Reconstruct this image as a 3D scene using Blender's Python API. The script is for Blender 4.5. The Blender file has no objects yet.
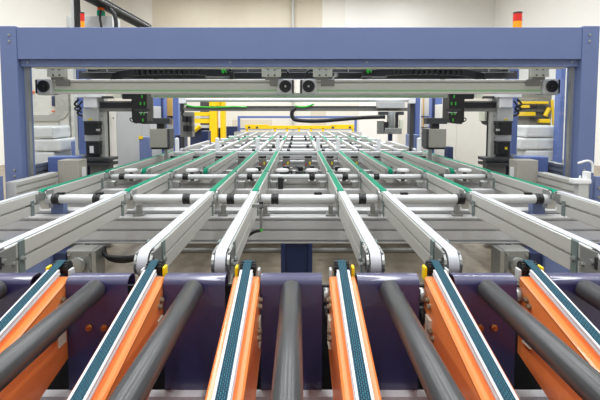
import bpy, bmesh, math, random
from mathutils import Vector, Matrix
random.seed(7)
C = bpy.context.scene.collection
PI = math.pi

# ------------------------------------------------------------------ camera model
F, CX, PITCH, CZ = 430.0, 298.0, math.radians(3.5), 1.55
Y0 = 114 + F * math.tan(PITCH)
def W(px, py, D):
    """world point seen at (px, py) on the vertical plane y = D"""
    u, v = (px - CX) / F, (Y0 - py) / F
    dy = math.cos(PITCH) + v * math.sin(PITCH)
    dz = -math.sin(PITCH) + v * math.cos(PITCH)
    s = D / dy
    return Vector((u * s, D, CZ + dz * s))
def XX(px, D, py=130): return W(px, py, D).x
def ZZ(py, D): return W(CX, py, D).z

# ------------------------------------------------------------------ materials
def lin(c):
    return tuple(((v / 255) / 12.92 if v / 255 <= 0.04045 else ((v / 255 + 0.055) / 1.055) ** 2.4) for v in c)
M = {}
def mat(name, rgb, rough=0.5, metal=0.0, var=0.06, scale=8.0, bump=0.0, stretch=(1, 1, 1), coat=0.0, spec=0.5, bscale=None):
    m = bpy.data.materials.new(name); m.use_nodes = True
    nt = m.node_tree; n = nt.nodes; l = nt.links
    b = n['Principled BSDF']
    b.inputs['Roughness'].default_value = rough
    b.inputs['Metallic'].default_value = metal
    b.inputs['Coat Weight'].default_value = coat
    b.inputs['Specular IOR Level'].default_value = spec
    c = lin(rgb)
    tc = n.new('ShaderNodeTexCoord'); mp = n.new('ShaderNodeMapping')
    mp.inputs['Scale'].default_value = stretch
    l.new(tc.outputs['Object'], mp.inputs['Vector'])
    no = n.new('ShaderNodeTexNoise'); no.inputs['Scale'].default_value = scale; no.inputs['Detail'].default_value = 5
    l.new(mp.outputs['Vector'], no.inputs['Vector'])
    mx = n.new('ShaderNodeMix'); mx.data_type = 'RGBA'
    mx.inputs['A'].default_value = tuple(v * (1 - var) for v in c) + (1,)
    mx.inputs['B'].default_value = tuple(min(1, v * (1 + var)) for v in c) + (1,)
    l.new(no.outputs['Fac'], mx.inputs['Factor'])
    l.new(mx.outputs['Result'], b.inputs['Base Color'])
    if bump:
        bp = n.new('ShaderNodeBump'); bp.inputs['Strength'].default_value = bump; bp.inputs['Distance'].default_value = 0.01
        n2 = n.new('ShaderNodeTexNoise'); n2.inputs['Scale'].default_value = bscale or scale * 4
        l.new(mp.outputs['Vector'], n2.inputs['Vector'])
        l.new(n2.outputs['Fac'], bp.inputs['Height']); l.new(bp.outputs['Normal'], b.inputs['Normal'])
    M[name] = m
    return m
def emis(name, rgb, strength):
    m = mat(name, rgb, 0.3)
    b = m.node_tree.nodes['Principled BSDF']
    b.inputs['Emission Color'].default_value = lin(rgb) + (1,)
    b.inputs['Emission Strength'].default_value = strength
    return m

mat('blue_paint', (104, 119, 162), 0.42, var=0.05, scale=3, bump=0.02, bscale=180)
mat('blue_light', (98, 118, 178), 0.45, var=0.05)
mat('navy_paint', (34, 46, 84), 0.45, var=0.08)
mat('purple_paint', (45, 42, 88), 0.34, var=0.06, scale=5, coat=0.5, spec=0.9)
mat('aluminium', (206, 205, 200), 0.38, 0.35, var=0.04, scale=30, stretch=(1, 0.05, 1))
mat('aluminium_beam', (200, 200, 200), 0.4, 0.25, var=0.04, scale=30, stretch=(0.05, 1, 1))
mat('axis_aluminium', (216, 215, 206), 0.45, 0.2, var=0.03, scale=20, stretch=(0.05, 1, 1))
mat('slot_dark', (96, 97, 96), 0.6, 0.2)
mat('steel', (168, 170, 168), 0.32, 0.7, var=0.08, scale=40)
mat('zinc_plate', (128, 142, 140), 0.4, 0.5, var=0.1, scale=60)
mat('cast_metal', (150, 150, 146), 0.5, 0.4, var=0.1, scale=30, bump=0.1)
mat('white_belt', (200, 202, 208), 0.4, var=0.02)
mat('white_plastic', (236, 237, 238), 0.35, var=0.02)
mat('white_tube', (208, 210, 210), 0.32, 0.1, var=0.02)
mat('green_belt', (0, 134, 102), 0.6, spec=0.2, var=0.06, scale=12)
mat('green_light', (150, 205, 150), 0.4, var=0.03)
mat('green_wire', (60, 200, 60), 0.4, var=0.05)
mat('orange_paint', (242, 138, 72), 0.34, var=0.10, scale=14, coat=0.2, stretch=(1, 0.3, 1))
mat('track_white', (206, 206, 210), 0.4, var=0.03)
mat('roller_grey', (64, 65, 66), 0.32, 0.25, var=0.03, scale=4)
mat('black_plastic', (30, 30, 32), 0.45, var=0.2, scale=30)
mat('black_rubber', (22, 22, 24), 0.6, var=0.2)
mat('dark_grey', (70, 71, 72), 0.5, 0.2, var=0.1)
mat('mid_grey', (132, 131, 126), 0.5, 0.3, var=0.08, scale=20)
mat('light_grey', (196, 197, 196), 0.45, 0.1, var=0.04)
mat('stone_grey', (172, 168, 158), 0.6, 0.2, var=0.12, scale=60)
mat('cream_plate', (222, 222, 204), 0.45, var=0.03)
mat('cream_paint', (230, 226, 216), 0.5, var=0.03)
mat('beige_panel', (212, 203, 184), 0.6, var=0.06, scale=1.5, stretch=(1, 1, 0.3))
mat('yellow_paint', (250, 208, 8), 0.42, var=0.06)
mat('amber_strip', (222, 176, 92), 0.4)
mat('amber_lens', (250, 160, 20), 0.25)
mat('red_lens', (215, 40, 35), 0.25)
mat('orange_lens', (240, 110, 30), 0.25)
mat('dull_bolt', (150, 134, 112), 0.4, 0.5, var=0.1)
mat('bronze_bolt', (176, 110, 60), 0.35, 0.7, var=0.1)
mat('arch_grey', (184, 180, 172), 0.5, var=0.04)
mat('pale_wrap', (222, 222, 220), 0.25, var=0.06, scale=6, bump=0.3)
mat('wall_cream', (232, 228, 220), 0.7, var=0.03, scale=0.6)
mat('wall_grey', (196, 196, 196), 0.8, var=0.03)
mat('wall_white', (238, 236, 232), 0.7, var=0.03, scale=0.6)
mat('ceiling_white', (225, 225, 222), 0.8, var=0.02)
mat('label_yellow', (240, 215, 30), 0.4)

def floor_material():
    m = mat('concrete_floor', (158, 146, 128), 0.45, var=0.12, scale=1.6, bump=0.05)
    nt = m.node_tree; n = nt.nodes; l = nt.links
    b = n['Principled BSDF']
    src = b.inputs['Base Color'].links[0].from_socket
    no = n.new('ShaderNodeTexNoise'); no.inputs['Scale'].default_value = 5; no.inputs['Detail'].default_value = 8; no.inputs['Roughness'].default_value = 0.7
    tc = n.new('ShaderNodeTexCoord'); l.new(tc.outputs['Object'], no.inputs['Vector'])
    rp = n.new('ShaderNodeValToRGB'); rp.color_ramp.elements[0].position = 0.35; rp.color_ramp.elements[1].position = 0.6
    rp.color_ramp.elements[0].color = (0.55, 0.52, 0.5, 1); rp.color_ramp.elements[1].color = (1, 1, 1, 1)
    l.new(no.outputs['Fac'], rp.inputs['Fac'])
    mx = n.new('ShaderNodeMix'); mx.data_type = 'RGBA'; mx.blend_type = 'MULTIPLY'; mx.inputs['Factor'].default_value = 0.8
    l.new(src, mx.inputs['A']); l.new(rp.outputs['Color'], mx.inputs['B']); l.new(mx.outputs['Result'], b.inputs['Base Color'])
floor_material()

def weave_material():
    m = bpy.data.materials.new('teal_weave'); m.use_nodes = True
    nt = m.node_tree; n = nt.nodes; l = nt.links; b = n['Principled BSDF']
    b.inputs['Roughness'].default_value = 0.65; b.inputs['Specular IOR Level'].default_value = 0.25
    tc = n.new('ShaderNodeTexCoord')
    br = n.new('ShaderNodeTexBrick'); br.inputs['Scale'].default_value = 1.0
    br.inputs['Brick Width'].default_value = 0.011; br.inputs['Row Height'].default_value = 0.0056
    br.inputs['Mortar Size'].default_value = 0.0015; br.inputs['Mortar Smooth'].default_value = 0.4
    br.inputs['Color1'].default_value = lin((34, 104, 124)) + (1,); br.inputs['Color2'].default_value = lin((26, 88, 108)) + (1,)
    br.inputs['Mortar'].default_value = lin((8, 26, 36)) + (1,)
    mp = n.new('ShaderNodeMapping'); mp.inputs['Rotation'].default_value = (0, 0, PI / 2)
    l.new(tc.outputs['Object'], mp.inputs['Vector']); l.new(mp.outputs['Vector'], br.inputs['Vector'])
    l.new(br.outputs['Color'], b.inputs['Base Color'])
    bp = n.new('ShaderNodeBump'); bp.inputs['Strength'].default_value = 0.5; bp.inputs['Distance'].default_value = 0.002; bp.invert = True
    l.new(br.outputs['Fac'], bp.inputs['Height']); l.new(bp.outputs['Normal'], b.inputs['Normal'])
    M['teal_weave'] = m
weave_material()

def glass_material():
    m = bpy.data.materials.new('clear_pane'); m.use_nodes = True
    nt = m.node_tree; n = nt.nodes; l = nt.links
    n.remove(n['Principled BSDF'])
    tr = n.new('ShaderNodeBsdfTransparent'); tr.inputs['Color'].default_value = (0.93, 0.95, 0.96, 1)
    gl = n.new('ShaderNodeBsdfGlossy'); gl.inputs['Roughness'].default_value = 0.04
    no = n.new('ShaderNodeTexNoise'); no.inputs['Scale'].default_value = 3
    bp = n.new('ShaderNodeBump'); bp.inputs['Strength'].default_value = 0.05; l.new(no.outputs['Fac'], bp.inputs['Height']); l.new(bp.outputs['Normal'], gl.inputs['Normal'])
    fr = n.new('ShaderNodeFresnel'); fr.inputs['IOR'].default_value = 1.45
    mx = n.new('ShaderNodeMixShader')
    ge = n.new('ShaderNodeNewGeometry'); inv = n.new('ShaderNodeMath'); inv.operation = 'SUBTRACT'; inv.inputs[0].default_value = 1.0
    l.new(ge.outputs['Backfacing'], inv.inputs[1]); mu = n.new('ShaderNodeMath'); mu.operation = 'MULTIPLY'
    l.new(fr.outputs['Fac'], mu.inputs[0]); l.new(inv.outputs[0], mu.inputs[1])
    l.new(mu.outputs[0], mx.inputs['Fac']); l.new(tr.outputs[0], mx.inputs[1]); l.new(gl.outputs[0], mx.inputs[2])
    l.new(mx.outputs[0], n['Material Output'].inputs['Surface'])
    M['clear_pane'] = m
glass_material()

# ------------------------------------------------------------------ mesh builder
class MB:
    def __init__(self): self.bm = bmesh.new()
    def box(self, x0, x1, y0, y1, z0, z1, bev=0.0):
        b = bmesh.new()
        bmesh.ops.create_cube(b, size=1)
        for v in b.verts:
            v.co = Vector(((x0 + x1) / 2 + v.co.x * (x1 - x0), (y0 + y1) / 2 + v.co.y * (y1 - y0), (z0 + z1) / 2 + v.co.z * (z1 - z0)))
        if bev:
            bmesh.ops.bevel(b, geom=list(b.edges), offset=bev, segments=2, affect='EDGES', profile=0.5)
        self._add(b); return self
    def _add(self, b):
        me = bpy.data.meshes.new('t'); b.to_mesh(me); b.free(); self.bm.from_mesh(me); bpy.data.meshes.remove(me)
    def prism(self, poly, a0, a1, axis):
        """closed outline poly extruded along axis; 'x': poly is (y,z); 'y': poly is (x,z); 'z': poly is (x,y)"""
        def mk(p, a):
            return Vector((a, p[0], p[1])) if axis == 'x' else Vector((p[0], a, p[1])) if axis == 'y' else Vector((p[0], p[1], a))
        b = bmesh.new()
        v0 = [b.verts.new(mk(p, a0)) for p in poly]; v1 = [b.verts.new(mk(p, a1)) for p in poly]
        n = len(poly)
        b.faces.new(v0); b.faces.new(list(reversed(v1)))
        for i in range(n): b.faces.new((v0[i], v1[i], v1[(i + 1) % n], v0[(i + 1) % n]))
        bmesh.ops.recalc_face_normals(b, faces=b.faces)
        bmesh.ops.triangulate(b, faces=[f for f in b.faces if len(f.verts) > 4])
        self._add(b); return self
    def cyl(self, p0, p1, r, seg=16, r2=None, bev=0.0):
        p0, p1 = Vector(p0), Vector(p1); d = p1 - p0; L = d.length
        r2 = r if r2 is None else r2
        prof = [(0, 0), (r, 0), (r2, L), (0, L)] if not bev else [(0, 0), (r - bev, 0), (r - bev * .3, bev * .3), (r, bev), (r2, L - bev), (r2 - bev * .3, L - bev * .3), (r2 - bev, L), (0, L)]
        return self.lathe(p0, d, prof, seg)
    def lathe(self, origin, axis, prof, seg=16):
        origin, axis = Vector(origin), Vector(axis).normalized()
        up = Vector((0, 0, 1)) if abs(axis.z) < 0.9 else Vector((1, 0, 0))
        a = axis.cross(up).normalized(); c = axis.cross(a)
        b = bmesh.new(); rings = []
        for r, h in prof:
            if r < 1e-6: rings.append([b.verts.new(origin + axis * h)])
            else: rings.append([b.verts.new(origin + axis * h + (a * math.cos(2 * PI * i / seg) + c * math.sin(2 * PI * i / seg)) * r) for i in range(seg)])
        for q, w in zip(rings, rings[1:]):
            for i in range(seg):
                j = (i + 1) % seg
                if len(q) == 1 and len(w) == 1: break
                if len(q) == 1: b.faces.new((q[0], w[i], w[j]))
                elif len(w) == 1: b.faces.new((q[i], w[0], q[j]))
                else: b.faces.new((q[i], w[i], w[j], q[j]))
        bmesh.ops.recalc_face_normals(b, faces=b.faces)
        for f in b.faces: f.smooth = True
        for e in b.edges:
            if len(e.link_faces) == 2 and e.link_faces[0].normal.angle(e.link_faces[1].normal, 0) > 0.7: e.smooth = False
        self._add(b); return self
    def tube(self, pts, r, seg=8):
        pts = [Vector(p) for p in pts]
        # smooth the path
        q = []
        n = len(pts)
        for i in range(n - 1):
            p0, p1, p2, p3 = pts[max(i - 1, 0)], pts[i], pts[i + 1], pts[min(i + 2, n - 1)]
            for k in range(5):
                t = k / 5
                q.append(0.5 * ((2 * p1) + (p2 - p0) * t + (2 * p0 - 5 * p1 + 4 * p2 - p3) * t * t + (3 * p1 - p0 - 3 * p2 + p3) * t ** 3))
        q.append(pts[-1])
        b = bmesh.new(); rings = []; prev = None
        for i, p in enumerate(q):
            d = (q[min(i + 1, len(q) - 1)] - q[max(i - 1, 0)]).normalized()
            if prev is None:
                up = Vector((0, 0, 1)) if abs(d.z) < 0.9 else Vector((1, 0, 0)); a = d.cross(up).normalized()
            else: a = (prev - d * prev.dot(d)).normalized()
            prev = a; c = d.cross(a)
            rings.append([b.verts.new(p + (a * math.cos(2 * PI * k / seg) + c * math.sin(2 * PI * k / seg)) * r) for k in range(seg)])
        for s, w in zip(rings, rings[1:]):
            for i in range(seg): b.faces.new((s[i], s[(i + 1) % seg], w[(i + 1) % seg], w[i]))
        b.faces.new(rings[0]); b.faces.new(list(reversed(rings[-1])))
        bmesh.ops.recalc_face_normals(b, faces=b.faces)
        for f in b.faces: f.smooth = len(f.verts) == 4
        self._add(b); return self
    def ribbon(self, path, x0, x1, th, smooth=True):
        """a strip following path [(y,z)] of width x0..x1, th thick to the inner (right-hand) side"""
        n = len(path); inner = []
        for i in range(n):
            a, c = path[max(i - 1, 0)], path[min(i + 1, n - 1)]
            d = Vector((c[0] - a[0], c[1] - a[1])).normalized()
            inner.append((path[i][0] + d.y * th, path[i][1] - d.x * th))
        b = bmesh.new()
        mk = lambda x, p: b.verts.new((x, p[0], p[1]))
        A = [mk(x0, p) for p in path]; B = [mk(x1, p) for p in path]; Ci = [mk(x0, p) for p in inner]; D = [mk(x1, p) for p in inner]
        for i in range(n - 1):
            b.faces.new((A[i], B[i], B[i + 1], A[i + 1])); b.faces.new((Ci[i], Ci[i + 1], D[i + 1], D[i]))
            b.faces.new((A[i], A[i + 1], Ci[i + 1], Ci[i])); b.faces.new((B[i], D[i], D[i + 1], B[i + 1]))
        b.faces.new((A[0], Ci[0], D[0], B[0])); b.faces.new((A[-1], B[-1], D[-1], Ci[-1]))
        bmesh.ops.recalc_face_normals(b, faces=b.faces)
        for e in b.edges: e.smooth = False
        if smooth:
            for i in range(n - 1):
                for f in b.faces: pass
            for f in b.faces: f.smooth = True
            for e in b.edges:
                if len(e.link_faces) == 2 and e.link_faces[0].normal.angle(e.link_faces[1].normal, 0) < 0.6: e.smooth = True
        self._add(b); return self
    def build(self, name, m, parent=None, loc=None):
        o0 = parent.location if parent is not None else None
        if parent is not None and parent.parent is not None: o0 = parent['_w'] if '_w' in parent else parent.parent.location
        me = bpy.data.meshes.new(name)
        off = Vector(o0) if o0 is not None else Vector(loc) if loc is not None else Vector((0, 0, 0))
        bmesh.ops.translate(self.bm, verts=self.bm.verts, vec=-off)
        self.bm.to_mesh(me); self.bm.free()
        o = bpy.data.objects.new(name, me); C.objects.link(o)
        me.materials.append(M[m])
        if parent is not None: o.parent = parent
        elif loc is not None: o.location = loc
        return o

def tag(o, label, cat, group=None):
    o['label'] = label; o['category'] = cat
    if group: o['group'] = group
    return o
def thing(name, label, cat, loc, group=None):
    o = bpy.data.objects.new(name, None); C.objects.link(o); o.location = loc; o.empty_display_size = 0.1
    return tag(o, label, cat, group)
def struct(o): o['kind'] = 'structure'; return o
def copy_tree(src, loc, label=None, group=None):
    r = src.copy(); C.objects.link(r); r.location = loc
    if label: r['label'] = label
    if group: r['group'] = group
    for ch in list(src.children):
        c = ch.copy(); C.objects.link(c); c.parent = r
        for g in list(ch.children):
            d = g.copy(); C.objects.link(d); d.parent = c
    return r
def bx(name, m, parent, x0, x1, y0, y1, z0, z1, bev=0.0):
    return MB().box(x0, x1, y0, y1, z0, z1, bev).build(name, m, parent)
SIDE = {-1: 'left', 1: 'right'}
def arc(cy, cz, r, a0, a1, n=8):
    return [(cy + r * math.cos(a0 + (a1 - a0) * i / n), cz + r * math.sin(a0 + (a1 - a0) * i / n)) for i in range(n + 1)]

# ------------------------------------------------------------------ the hall
HX0, HX1, HD0, HD1, HZ = -9.0, 9.0, -3.5, 20.0, 8.0
struct(MB().box(HX0, HX1, HD0, HD1, -0.1, 0).build('floor', 'concrete_floor'))
struct(MB().box(HX0, HX1, HD1, HD1 + 0.2, 0, HZ).build('wall_back', 'wall_cream'))
struct(MB().box(HX0 - 0.2, HX0, HD0, HD1, 0, HZ).build('wall_left', 'wall_white'))
struct(MB().box(HX1, HX1 + 0.2, HD0, HD1, 0, HZ).build('wall_right', 'wall_white'))
struct(MB().box(HX0, HX1, HD0 - 0.2, HD0, 0, HZ).build('wall_front', 'wall_grey'))
struct(MB().box(HX0, HX1, HD0, HD1, HZ, HZ + 0.1).build('ceiling', 'ceiling_white'))
def wallpanel(x0, x1, y0, y1, m, i):
    a, b = W(x0, y0, HD1 - 0.03), W(x1, y1, HD1 - 0.03)
    struct(MB().box(a.x, b.x, HD1 - 0.03, HD1 - 0.002, max(b.z, 0.02), min(a.z, HZ - 0.05)).build('trim_%d' % i, m))
wallpanel(152, 292.5, -5, 40, 'beige_panel', 1)
wallpanel(294, 322, -5, 40, 'beige_panel', 2)
wallpanel(225, 398, 104, 132, 'cream_paint', 3)
wallpanel(345, 640, -5, 60, 'wall_white', 4)
wallpanel(36, 130, -5, 40, 'cream_paint', 5)
for i, (px, r, m) in enumerate(((293, 0.05, 'light_grey'), (36, 0.09, 'light_grey'), (9, 0.12, 'light_grey'), (23, 0.06, 'light_grey'), (541, 0.03, 'light_grey'))):
    x = XX(px, HD1 - 0.15)
    o = MB().cyl((x, HD1 - 0.15, 0), (x, HD1 - 0.15, HZ), r).build('wall_pipe', m, None, (x, HD1 - 0.15, 0))
    tag(o, ['thin grey pipe up the wall at the seam of the tan cladding', 'grey pipe on the wall beside the tan sheet near the cable tray',
            'thick grey pipe on the wall above the corner of the blue gantry', 'slim grey pipe between two thicker pipes on the wall',
            'thin pale conduit on the white wall near the signal tower'][i], 'pipe')

# lamps of the hall: long luminaires under the ceiling
for i, x in enumerate((-4.6, -1.55, 1.55, 4.6)):
    t = thing('ceiling_light', 'long strip luminaire under the ceiling, %s from the left wall' % ('first', 'second', 'third', 'fourth')[i], 'lamp', (x, 8, 6.9))
    bx('housing', 'white_plastic', t, x - 0.2, x + 0.2, -2.5, 18.5, 6.93, 7.0)
    for y in (-1, 5, 11, 17):
        MB().cyl((x, y, 7.0), (x, y, HZ), 0.01).build('hanger', 'steel', t)
    la = bpy.data.lights.new('lamp', 'AREA'); la.shape = 'RECTANGLE'; la.size = 0.34; la.size_y = 21; la.energy = 760; la.color = (0.95, 0.98, 1.0)
    lo = bpy.data.objects.new('lamp', la); C.objects.link(lo); lo.parent = t; lo.location = (0, 0.0, 0.0)
w = bpy.data.worlds.new('World'); bpy.context.scene.world = w; w.use_nodes = True
w.node_tree.nodes['Background'].inputs['Color'].default_value = (0.95, 0.97, 1, 1)
w.node_tree.nodes['Background'].inputs['Strength'].default_value = 0.1

# ------------------------------------------------------------------ front transfer unit: hoods, rollers, belt arms
PD, SP = 1.51, 0.35          # hood plane, pitch
AX = -0.024
num = {-3: 'outermost left', -2: 'second left', -1: 'first left', 0: 'central', 1: 'first right', 2: 'second right', 3: 'outermost right'}
for k in range(-3, 4):
    cx = AX + SP * k
    x0, x1 = cx - 0.111, cx + 0.111
    seen = k in num
    lab = ('dark purple steel hood with folded top, %s of the row' % num[k]) if seen else ('dark purple steel hood beyond the %s edge of the picture' % SIDE[1 if k > 0 else -1])
    if k == -2: lab = 'dark purple steel hood with two bronze bolts, left of the centre'
    if k == 2: lab = 'dark purple steel hood with two bronze bolts, right of the centre'
    if k == 0: lab = 'dark purple steel hood at the middle of the row, behind the upright roller'
    t = thing('machine_hood', lab, 'hood', (cx, PD, 0.553), 'purple hoods across the front')
    r = 0.028
    path = [(PD, 0.545), (PD, 0.7), (PD, 0.85)] + [(PD + r - r * math.cos(a), 0.962 - r + r * math.sin(a)) for a in [i * PI / 2 / 8 for i in range(9)]]
    path += [(PD + r + 0.02 + r * math.sin(a), 0.962 - r + r * math.cos(a)) for a in [i * PI / 2 / 8 for i in range(9)]] + [(PD + 2 * r + 0.02, 0.91)]
    MB().ribbon(path, x0, x1, 0.005).build('hood_sheet', 'purple_paint', t)
    if abs(k) == 2:
        for s in (0, 1):
            p = W((90, 105)[s] if k < 0 else (479.5, 493.5)[s], 327, PD)
            MB().cyl((p.x, PD - 0.012, p.z), (p.x, PD, p.z), 0.0125, 12, bev=0.003).cyl((p.x, PD - 0.018, p.z), (p.x, PD - 0.011, p.z), 0.0085, 6).build('bolt', 'bronze_bolt', t)
    # roller
    if abs(k) <= 3:
        z, rr = CZ - 0.626, 0.036
        lab = 'grey steel roller at the middle of the row, pointing straight ahead' if k == 0 else 'grey steel roller fixed to the %s purple hood' % (num[k] if abs(k) != 2 else ('left bolted' if k < 0 else 'right bolted'))
        t = thing('support_roller', lab, 'roller', (cx, PD, z), 'grey rollers across the front')
        MB().cyl((cx, PD - 0.006, z), (cx, 0.5, z), rr, 72, bev=0.006).build('roller_tube', 'roller_grey', t)
        MB().cyl((cx, PD - 0.001, z), (cx, PD - 0.006, z), rr * 0.8, 24).build('mounting_flange', 'steel', t)
# long rail under the hoods
t = thing('front_frame', 'pale aluminium cross rail running under the purple hoods', 'frame', (0, 1.53, 0))
MB().prism([(1.472, 0.5), (1.472, 0.515), (1.48, 0.515), (1.48, 0.527), (1.472, 0.527), (1.472, 0.545), (1.512, 0.545), (1.512, 0.5)], -1.7, 1.7, 'x').build('cross_rail', 'track_white', t)
for x in (-1.55, 1.55): bx('leg', 'navy_paint', t, x - 0.04, x + 0.04, 1.47, 1.51, 0, 0.5)

t = thing('added_arm_base', 'added dark base under the orange arms, blocking light from the floor', 'machine base', (0, 0.6, 0))  # added below the view: blocks floor bounce and carries the arms
MB().box(-1.5, 1.5, 0.3, 1.42, 0.0, 0.36, 0.01).build('base_body', 'navy_paint', t)
for x in (-1.36, 1.36): bx('end_cheek', 'navy_paint', t, x - 0.04, x + 0.04, 0.42, 0.62, 0.36, 0.56)
MB().cyl((-1.4, 0.54, 0.42), (1.4, 0.54, 0.42), 0.03, 16).build('pivot_tube', 'steel', t)
t = thing('gap_shade_plate', 'added dark plate standing in for shade behind the purple hoods', 'plate', (0, 1.72, 0))  # added dark sheet so the hood gaps look shaded, hiding the bright floor
bx('plate', 'black_plastic', t, -1.75, 1.75, 1.72, 1.735, 0.0, 0.85)
for x in (-1.5, 0.0, 1.5): bx('stiffener', 'dark_grey', t, x - 0.02, x + 0.02, 1.735, 1.765, 0.0, 0.8)
# belt arms
ABX = -0.012
SL = 0.1416 / 0.585
armname = {-3: 'outermost left', -2: 'second left', -1: 'first left', 1: 'first right', 2: 'second right', 3: 'outermost right'}
def belt_z(d): return CZ - 0.55 - SL * (1.587 - d)
def make_arm(k):
    sg = 1 if k > 0 else -1
    cx = ABX + sg * SP * (abs(k) - 0.5)
    t = thing('tilting_belt_conveyor', 'orange tilting arm with teal woven belt, %s of the middle roller' % ('%s %s' % (('first', 'second', 'third')[abs(k) - 1], SIDE[sg])), 'conveyor arm', (cx, 1.0, 0.5), 'orange belt arms')
    d0, d1 = 0.58, 1.565
    off = -0.036
    ob = MB()
    hw = 0.049
    # folded channel: top sheet with rounded shoulders and tall sides, deeper towards the front
    top = lambda d: belt_z(d) + off
    bot = lambda d: top(1.51) - 0.285 - 0.205 * (1.51 - d)
    dr = 1.545
    for a in (-1, 1):
        e = hw * a
        prof = [(d0, top(d0) - 0.006), (dr, top(dr) - 0.006), (dr, bot(dr)), (d0, bot(d0))]
        ob.prism(prof, cx + e - 0.004 * a, cx + e, 'x')
    sh = MB()
    body = ob
    # top sheet with chamfered shoulders
    for (xa, xb, za, zb) in ((-hw, -hw + 0.006, -0.006, 0), (-hw + 0.006, hw - 0.006, 0, 0), (hw - 0.006, hw, 0, -0.006)):
        b = bmesh.new()
        vs = [b.verts.new((cx + x, d, top(d) + z - q)) for q in (0, 0.004) for (x, z) in ((xa, za), (xb, zb)) for d in (d0, dr)]
        for f in ((0, 1, 3, 2), (4, 6, 7, 5), (0, 4, 5, 1), (2, 3, 7, 6), (0, 2, 6, 4), (1, 5, 7, 3)): b.faces.new([vs[i] for i in f])
        bmesh.ops.recalc_face_normals(b, faces=b.faces); body._add(b)
    body.prism([(dr - 0.004, top(dr)-0.003), (dr, top(dr)-0.003), (dr, top(dr) - 0.11), (dr - 0.004, top(dr) - 0.11)], cx - hw + .004, cx + hw - .004, 'x')
    body.build('arm_body', 'orange_paint', t)
    # white belt track
    dt = 1.528
    for (xa, xb, u, l) in ((-0.025, -0.0155, 0.001, 0.032), (0.0155, 0.025, 0.001, 0.032), (-0.0155, 0.0155, -0.006, 0.032)):
        pass
    tr = MB()
    for (xa, xb, u) in ((-0.0225, -0.0150, 0.0005), (0.0150, 0.0225, 0.0005), (-0.0150, 0.0150, -0.005)):
        tr.prism([(d0, belt_z(d0) + u), (dt, belt_z(dt) + u), (dt, belt_z(dt) - 0.018), (d0, belt_z(d0) - 0.018)], cx + xa, cx + xb, 'x')
    for a in (-1, 1):  # a lip low on each side
        tr.prism([(d0, belt_z(d0) - 0.012), (dt, belt_z(dt) - 0.012), (dt, belt_z(dt) - 0.018), (d0, belt_z(d0) - 0.018)], cx + a * 0.0225, cx + a * 0.0245, 'x')
    tr.build('belt_track', 'track_white', t)
    MB().prism([(d0, belt_z(d0) - 0.018), (dt, belt_z(dt) - 0.018), (dt, belt_z(dt) + off), (d0, belt_z(d0) + off)], cx - 0.021, cx + 0.021, 'x').build('track_pedestal', 'orange_paint', t)
    # belt
    pr = 0.03
    py, pz = 1.585, belt_z(1.585) - pr + 0.002
    path = [(d0, belt_z(d0) + 0.003), (1.2, belt_z(1.2) + 0.003), (1.56, belt_z(1.56) + 0.003)] + [(py + pr * math.sin(a), pz + pr * math.cos(a)) for a in [(-0.1 + i * 0.3) for i in range(11)]]
    MB().ribbon(path, cx - 0.0142, cx + 0.0142, 0.003).build('belt', 'teal_weave', t)
    # toothed nose pulley
    pu = MB()
    for a in (-1, 1):
        pu.cyl((cx + a * 0.014, py, pz), (cx + a * 0.028, py, pz), 0.024, 20)
        for i in range(14):
            an = 2 * PI * i / 14
            y, z = py + 0.025 * math.cos(an), pz + 0.025 * math.sin(an)
            pu.box(cx + a * 0.021 - 0.0065, cx + a * 0.021 + 0.0065, y - 0.0025, y + 0.0025, z - 0.0025, z + 0.0025)
    pu.cyl((cx - 0.03, py, pz), (cx + 0.03, py, pz), 0.012)
    pu.build('nose_pulley', 'black_plastic', t)
    ys = sg if abs(k) % 2 else -sg
    ysx = {1: 1, 2: -1, 3: 1}[abs(k)] * sg
    yo = MB().box(cx + ysx * 0.041 - 0.006, cx + ysx * 0.041 + 0.006, py - 0.03, py + 0.004, pz - 0.04, pz + 0.014, 0.005).build('finger_guard', 'yellow_paint', t)
    MB().box(cx - ysx * 0.041 - 0.005, cx - ysx * 0.041 + 0.005, py - 0.03, py + 0.004, pz - 0.045, pz + 0.004, 0.004).build('bearing_block', 'light_grey', t)
    # bolts and hinge plate on the inner side
    ins = -sg
    fx = cx + ins * hw
    for (d, zz) in ((1.49, 0.05), (1.47, 0.06), (1.45, 0.135), (1.43, 0.145)):
        z = top(d) - zz
        MB().cyl((fx, d, z), (fx + ins * 0.012, d, z), 0.008, 6).cyl((fx, d, z), (fx + ins * 0.005, d, z), 0.011, 12).build('bolt', 'dull_bolt', t)
    MB().box(fx, fx + ins * 0.006, 1.452, 1.5, top(1.48) - 0.205, top(1.48) - 0.105, 0.002).build('hinge_plate', 'cream_plate', t)
    MB().cyl((fx, 1.54, top(1.5) - 0.055), (fx + ins * 0.022, 1.54, top(1.5) - 0.055), 0.026, 16, bev=0.004).build('pivot_bearing', 'steel', t)
    MB().cyl((fx, 1.54, top(1.5) - 0.13), (fx + ins * 0.018, 1.54, top(1.5) - 0.13), 0.03, 16, bev=0.004).build('pivot_hub', 'black_plastic', t)
for k in (-3, -2, -1, 1, 2, 3): make_arm(k)

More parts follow.
